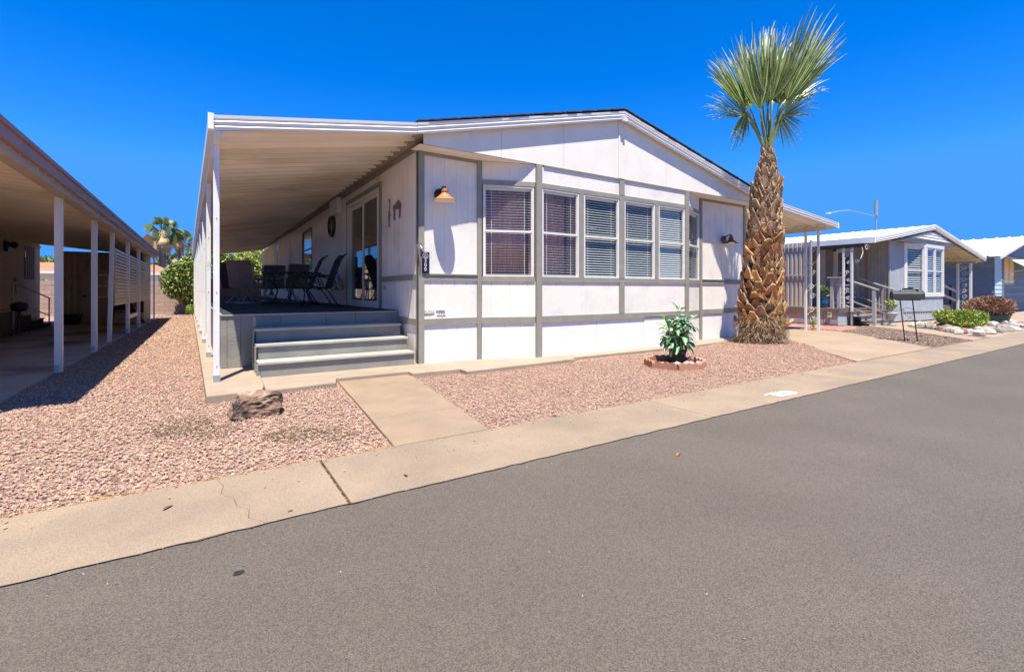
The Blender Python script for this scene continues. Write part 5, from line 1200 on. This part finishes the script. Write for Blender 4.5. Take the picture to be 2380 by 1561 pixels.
MB().box(-1.55,-1.50,22.2,22.25,0,2.44).build('post', post_white, cp)
for ya, yb in ((13.62,15.80),(15.93,18.28),(18.42,21.75)):
    sp_ = MB().box(-1.67,-1.63,ya,ya+.04,.78,2.06).box(-1.67,-1.63,yb-.04,yb,.78,2.06).build('screen_panel', screen_cream, cp)
    first = None
    for k in range(17):
        z = .79+k*.0755
        if first is None: first = MB().hexa([(-1.61,ya,z),(-1.61,yb,z),(-1.66,yb,z+.02),(-1.66,ya,z+.02),(-1.632,ya,z+.06),(-1.632,yb,z+.06),(-1.665,yb,z+.075),(-1.665,ya,z+.075)]).build('slat', screen_cream, sp_); l0 = WO[first.name].copy()
        else: inst(first, sp_, l0+Vector((0,0,k*.0755)))
MB().bar((-1.66,15.9,.42),(-1.66,18.3,.42),.04,.10).build('rail', post_white, cp)
MB().bar((-1.9,19.2,.9),(-1.7,20.6,.02),.10,.03).build('leaning_board', terracotta, cp)
h0 = thing('tan_mobile_home', 'tan vertical-sided mobile home in the shade of the left carport', 'house', (-5,15,0))
S0 = F((-4.8,0,0),(0,1,0),(-1,0,0))
for a, b in ((4,8),(8,12),(12,16.5),(16.5,21.35)): grooved(S0, a+.005, b-.005, .52, 2.82, .16).build('siding_panel', tan_siding, h0)
grooved(S0, 21.36, 22.5, .52, 1.47, .16).build('siding_panel', tan_siding, h0); grooved(S0, 21.36, 22.5, 2.56, 2.82, .16).build('siding_panel', tan_siding, h0); grooved(S0, 22.51, 23.1, .52, 2.82, .16).build('siding_panel', tan_siding, h0)
grooved(S0, 4, 23.1, .02, .50, .3).build('skirting_panel', tan_siding, h0)
MB(S0).box(4,23.12,-.03,.0,2.60,2.66).build('trim_board', tan_siding, h0)
MB().box(-12,-4.81,23.0,23.1,.02,2.8).build('end_wall', tan_siding, h0); MB().box(-12,-4.81,4.0,4.1,.02,2.8).build('end_wall', tan_siding, h0)
MB().box(-12,-4.9,3.8,23.2,2.85,2.95).build('roof', roof_white, h0)
w = MB(S0).box(21.36,22.5,.02,.05,1.47,2.56).build('window', sign_black, h0)
for k in range(5): MB(S0).box(21.42+.22*k,21.50+.22*k,-.03,.01,1.49,2.54).build('shutter_bar', door_tan if k%2 else rail_grey, w)
MB(S0).box(20.35,20.75,-.05,.0,.98,1.52).build('meter_box', door_tan, h0)
nl = thing('neighbour_wall_lamp', 'dark lantern on the tan wall above the shaded steps', 'wall lamp', (-4.75,19.5,2.4))
MB().box(-4.79,-4.70,19.4,19.6,2.25,2.55).build('back_plate', black_metal, nl); MB().lathe([(.03,0),(.09,-.08),(.1,-.12),(.04,-.2)], (-4.62,19.6,2.55), 12).build('lantern', black_metal, nl)
s0 = thing('neighbour_entry_steps', 'dark wooden entry steps with a thin sloping handrail under the left carport', 'steps', (-4.3,18,.015))
for z, a, b in ((.64,14.5,17.45),(.49,17.46,18.38),(.31,18.39,19.62),(.14,19.63,20.45)):
    MB().box(-4.78,-3.97,a,b,z-.035,z).build('tread', tan_siding, s0); MB().box(-4.76,-3.99,a,b-.02,.016,z-.036).build('riser', sign_black, s0)
MB().tube([(-3.95,16.5,1.34),(-3.95,20.1,.88)], .018, 6).build('handrail', galv, s0); MB().tube([(-3.95,17.0,.80),(-3.95,20.0,.36)], .014, 6).build('rail', galv, s0)
for y, z in ((16.7,1.32),(20.0,.9)): MB().tube([(-3.95,y,.14),(-3.95,y,z)], .018, 6).build('rail_post', galv, s0)
gr_ = thing('shaded_grill', 'small black round grill on thin legs by the shaded entry steps', 'grill', (-3.75,16.3,.015))
MB().lathe([(.02,-.12),(.13,-.09),(.17,0),(.14,.09),(.02,.13)], (-3.75,16.3,.72), 16).build('bowl', black_metal, gr_, smooth=True)
for a in range(3): MB().tube([(-3.75,16.3,.62),(-3.75+.2*math.cos(a*2.1),16.3+.2*math.sin(a*2.1),.015)], .01, 5).build('leg', black_metal, gr_)
sh = thing('storage_shed', 'tan corrugated storage shed with a plain door at the back of the carport', 'shed', (-2.7,21.3,0))
SH = F((0,21.25,0))
corrugated(SH, -3.95, -3.40, .015, 2.42, .16, .03).build('siding_panel', shed_siding, sh); corrugated(SH, -3.40, -1.75, 1.86, 2.42, .16, .03).build('siding_panel', shed_siding, sh)
MB(SH).box(-2.55,-1.75,.0,.03,.35,1.86).build('siding_panel', sign_black, sh); MB(SH).box(-2.55,-1.75,.0,.03,.015,.35).build('siding_panel', shed_siding, sh)
dr = MB(SH).box(-3.38,-2.58,-.03,.0,.03,1.83).build('door', door_tan, sh)
MB(SH).box(-3.03,-2.70,-.045,-.031,.88,1.66).build('door_panel', win_white, dr); MB(SH).box(-2.99,-2.74,-.05,-.0451,1.29,1.62).build('door_panel', door_tan, dr); MB(SH).box(-2.99,-2.74,-.05,-.0451,.92,1.25).build('door_panel', door_tan, dr)
MB(SH).lathe([(.035,-.03),(.04,0),(.03,.03)], (-3.32,-.06,.92), 10).build('knob', black_metal, dr)
MB(SH).box(-3.40,-3.385,-.04,.0,.03,1.86).build('door_trim', tan_siding, sh)
MB().box(-4.0,-3.96,21.25,23.3,.015,2.42).build('side_wall', shed_siding, sh); MB().box(-3.96,-1.78,23.25,23.3,.015,2.42).build('back_wall', shed_siding, sh); MB().box(-1.79,-1.76,21.3,23.3,.015,2.42).build('side_wall', shed_siding, sh)
pd = thing('pet_carrier', 'white wire framed pet crate by the shed beneath the louvred screens', 'crate', (-2.35,21.1,.015))
mb = MB()
for (a,b,c_,d) in ((-2.5,-2.48,.02,.42),(-2.22,-2.20,.02,.42),(-2.5,-2.2,.02,.04),(-2.5,-2.2,.2,.22),(-2.5,-2.2,.40,.42)): mb.box(a,b,21.0,21.02,c_,d)
mb.build('frame', win_white, pd)
bn = thing('storage_bin', 'low black storage bin on the carport floor beside the shed door', 'bin', (-3.6,20.9,.015))
MB().hexa([(-3.82,20.7,.015),(-3.42,20.7,.015),(-3.42,21.1,.015),(-3.82,21.1,.015),(-3.87,20.66,.30),(-3.37,20.66,.30),(-3.37,21.14,.30),(-3.87,21.14,.30)]).build('tub', black_metal, bn); MB().box(-3.89,-3.35,20.64,21.16,.301,.34).build('lid', pot_black, bn)

# ================================================================== BACKGROUND
bw = thing('block_wall', 'tan block wall across the back of the yards', 'wall', (-2,28.4,0))
blk = None
for r in range(8):
    for i in range(22):
        x = -7+.42*i+(.21 if r%2 else 0); z = -.05+.2*r
        if blk is None: blk = MB().box(x,x+.412,28.4,28.6,z,z+.193).build('block', block_m, bw); bl0 = Vector((x,0,z)); bw0 = WO[blk.name].copy()
        else: inst(blk, bw, bw0+Vector((x-bl0.x,random.uniform(-.004,.004),z-bl0.z)))
MB().box(-16,2.6,28.45,28.56,-.05,1.545).build('mortar_core', block_m, bw)
MB().box(-16,-7.1,28.4,28.6,-.05,1.56).build('wall_run', block_m, bw)
fh = thing('far_house', 'low house with a rust tile roof just above the back wall', 'house', (-5,44,0))
MB().box(-12,-1.9,42.4,50,0,2.35).build('wall', win_white, fh); MB().hexa([(-12.4,42.0,2.3),(-1.5,42.0,2.3),(-1.5,50.4,2.3),(-12.4,50.4,2.3),(-10,46,3.1),(-3,46,3.1),(-3,46.4,3.1),(-10,46.4,3.1)]).build('roof', rust_roof, fh)
MB().box(-12.45,-1.45,41.95,42.0,2.22,2.38).build('fascia', win_white, fh)
fw = thing('far_white_roof', 'white roofed building seen through the gap beyond the shaded steps', 'building', (-10,50,0))
MB().box(-15,-9.3,49,55,0,2.2).build('wall', siding_grey, fw); MB().hexa([(-15,48.6,2.6),(-9.0,48.6,2.0),(-9,55,2.0),(-15,55,2.6),(-15,50,3.3),(-9.0,50,2.7),(-9,54,2.7),(-15,54,3.3)]).build('roof', roof_white, fw)
bush('far_gap_tree', 'green tree seen through the gap between the tan home and the shed', 'tree', (-12.6,62,3.3), (1.6,1.6,1.2), 1500, .3, [leaf_g,leaf_y,leaf_d], 8)
bush('gap_shrub', 'small green shrub behind the shed gap', 'bush', (-7.2,34,1.2), (.6,.6,.8), 900, .14, [leaf_g,leaf_l], 9)
bush('round_shrub', 'large rounded yellow-green shrub between the carport and the porch posts', 'bush', (-.58,27.3,1.66), (1.0,.9,1.30), 12000, .13, [leaf_y,leaf_g,leaf_d,leaf_g], 10, shell=.55)
bush('low_green_shrub', 'small bright green shrub at the foot of the large rounded shrub', 'bush', (-.30,25.9,.28), (.36,.3,.26), 1100, .07, [leaf_l,leaf_g], 11)
bush('citrus_shrub', 'leafy yellow-green shrub behind the porch, left of the dark chair backs', 'bush', (.75,31.0,1.9), (1.25,.9,1.75), 12000, .15, [leaf_y,leaf_g,leaf_d,leaf_g], 12)
bush('tall_citrus_shrub', 'tall shrub with bright yellow leaves behind the porch against the house end', 'bush', (2.2,31.0,2.0), (1.1,.9,1.75), 10000, .15, [leaf_y,leaf_y,leaf_g], 13)
bush('pale_tree', 'pale grey-green tree rising behind the yellow shrub at the porch end', 'tree', (3.6,35.5,2.6), (1.3,1.2,1.7), 4500, .16, [leaf_g, M('grey_green_leaf', (.25,.32,.2), rough=.6)], 14)
mb = None
gp = thing('utility_pole', 'thin dark pole standing in front of the tallest far palm', 'pole', (-3.0,49.6,0)); MB().tube([(-3.0,49.61,0),(-3.0,49.61,4.4)], .10, 8).build('shaft', black_metal, gp)
def far_palm(label, base, h, cr, tr, seed, dry=.35, lean=0):
    t = thing('far_fan_palm', label, 'palm tree', base, 'palms beyond the back wall'); rr = random.Random(seed); b = Vector(base); top = b+Vector((lean,0,h))
    MB().tube([b, b+Vector((lean*.3,0,h*.5)), top], [tr*1.3,tr,tr*.8], 8).build('trunk', bark, t, smooth=True)
    for i in range(40):
        a = rr.uniform(0,6.283); el = R(rr.uniform(-70,80)); dr_ = el < R(-15) and rr.random() < .8
        d = Vector((math.cos(a)*math.cos(el), math.sin(a)*math.cos(el), math.sin(el))); hub = top+d*cr*.5*rr.uniform(.8,1.1)+Vector((0,0,.1*cr))
        mb = MB(); mb.tube([top,hub], .03, 4)
        n_ = Vector((rr.gauss(0,1),rr.gauss(0,1),rr.gauss(0,1))); T = d.cross(n_).normalized()
        for k in range(21):
            s = k/20*2-1; q = (d*math.cos(s*1.25)+T*math.sin(s*1.25)).normalized(); l = cr*.55*(1-.2*abs(s)); wd = q.cross(T.cross(d)).normalized()*cr*.02
            m1 = hub+q*l*.6-UP*l*.06; e = m1+(q*.5-UP*.75).normalized()*l*.45
            mb.poly(hub, m1-wd, m1+wd); mb.poly(m1-wd, e, m1+wd)
        mb.build('frond', palm_dry if dr_ else palm_far, t)
    mb = MB()
    for i in range(int(500*dry)):
        a = rr.uniform(0,6.28); z = rr.uniform(-.9,.15)*cr; p = top+Vector((math.cos(a)*tr*1.6, math.sin(a)*tr*1.6, z)); l = rr.uniform(.3,.7)*cr*.6; q = Vector((math.cos(a)*.45,math.sin(a)*.45,-1)).normalized(); wd = UP.cross(q).normalized()*.05*cr*.5
        mb.poly(p-wd,p+wd,p+q*l)
    mb.build('dry_skirt', palm_dry, t)
far_palm('tallest far palm with a long dry tan skirt, above the rust roof', (-3.45,61.9,0), 7.0, 2.1, .26, 1, 1.0)
far_palm('second far palm, slimmer, close right of the tallest one', (-2.1,63.4,0), 6.6, 1.5, .15, 2, .6)
far_palm('short far palm low behind the rounded shrub', (-1.9,70.5,0), 5.0, 1.5, .2, 3, .5)
far_palm('bushy short far palm directly below the tallest palm', (-3.77,74,0), 4.3, 1.7, .2, 4, .3)
far_palm('short brownish far palm left of the thin pole', (-5.0,74.7,0), 3.6, 1.3, .2, 5, .8)
far_palm('far palm half hidden behind the porch awning edge', (-.68,72,0), 6.0, 1.5, .15, 6, .4)
# closes the view between the houses on the right
fr_ = thing('distant_home', 'distant pale home seen far behind the grey home', 'house', (20,60,0))
MB().box(8,34,60,68,0,2.6).build('wall', tan_siding, fr_); MB().box(7.5,34.5,59.6,68.4,2.6,2.8).build('roof', roof_white, fr_)

ah = thing('opposite_home', 'rose-brown home across the street, seen only mirrored in the window glass', 'house', (5,-16,0))
MB().box(-6,16,-22,-15,0,2.9).build('wall', M('rose_brown_stucco', (.42,.22,.18), (.36,.19,.16), sc=1, rough=.9), ah)
MB().vprism([(-6.5,2.9),(16.5,2.9),(5,4.2)], -22.3, -14.7).build('roof', rust_roof, ah)

# sparse grit on the road and sidewalk
n = 1500; x = rg.uniform(-2,9,n); y = np.concatenate([rg.uniform(-.5,2.5,n//2), 2.56-.25*rg.rand(n-n//2)**2.5]); grit = M('pale_grit', (.42,.36,.30), (.2,.16,.13), sc=40, rough=.9, rnd=.5)
stones('road_grit', np.column_stack([x,y,np.full(n,.006)]), .0014+.004*rg.rand(n)**4, [grit], 31, 3)
n = 260; x = rg.uniform(-1.5,8.5,n); y = 3.33-.35*rg.rand(n)**3
stones('spilled_gravel', np.column_stack([x,y,np.full(n,.004)]), .004+.008*rg.rand(n)**2, [stone_m,stone_t], 32, 3)
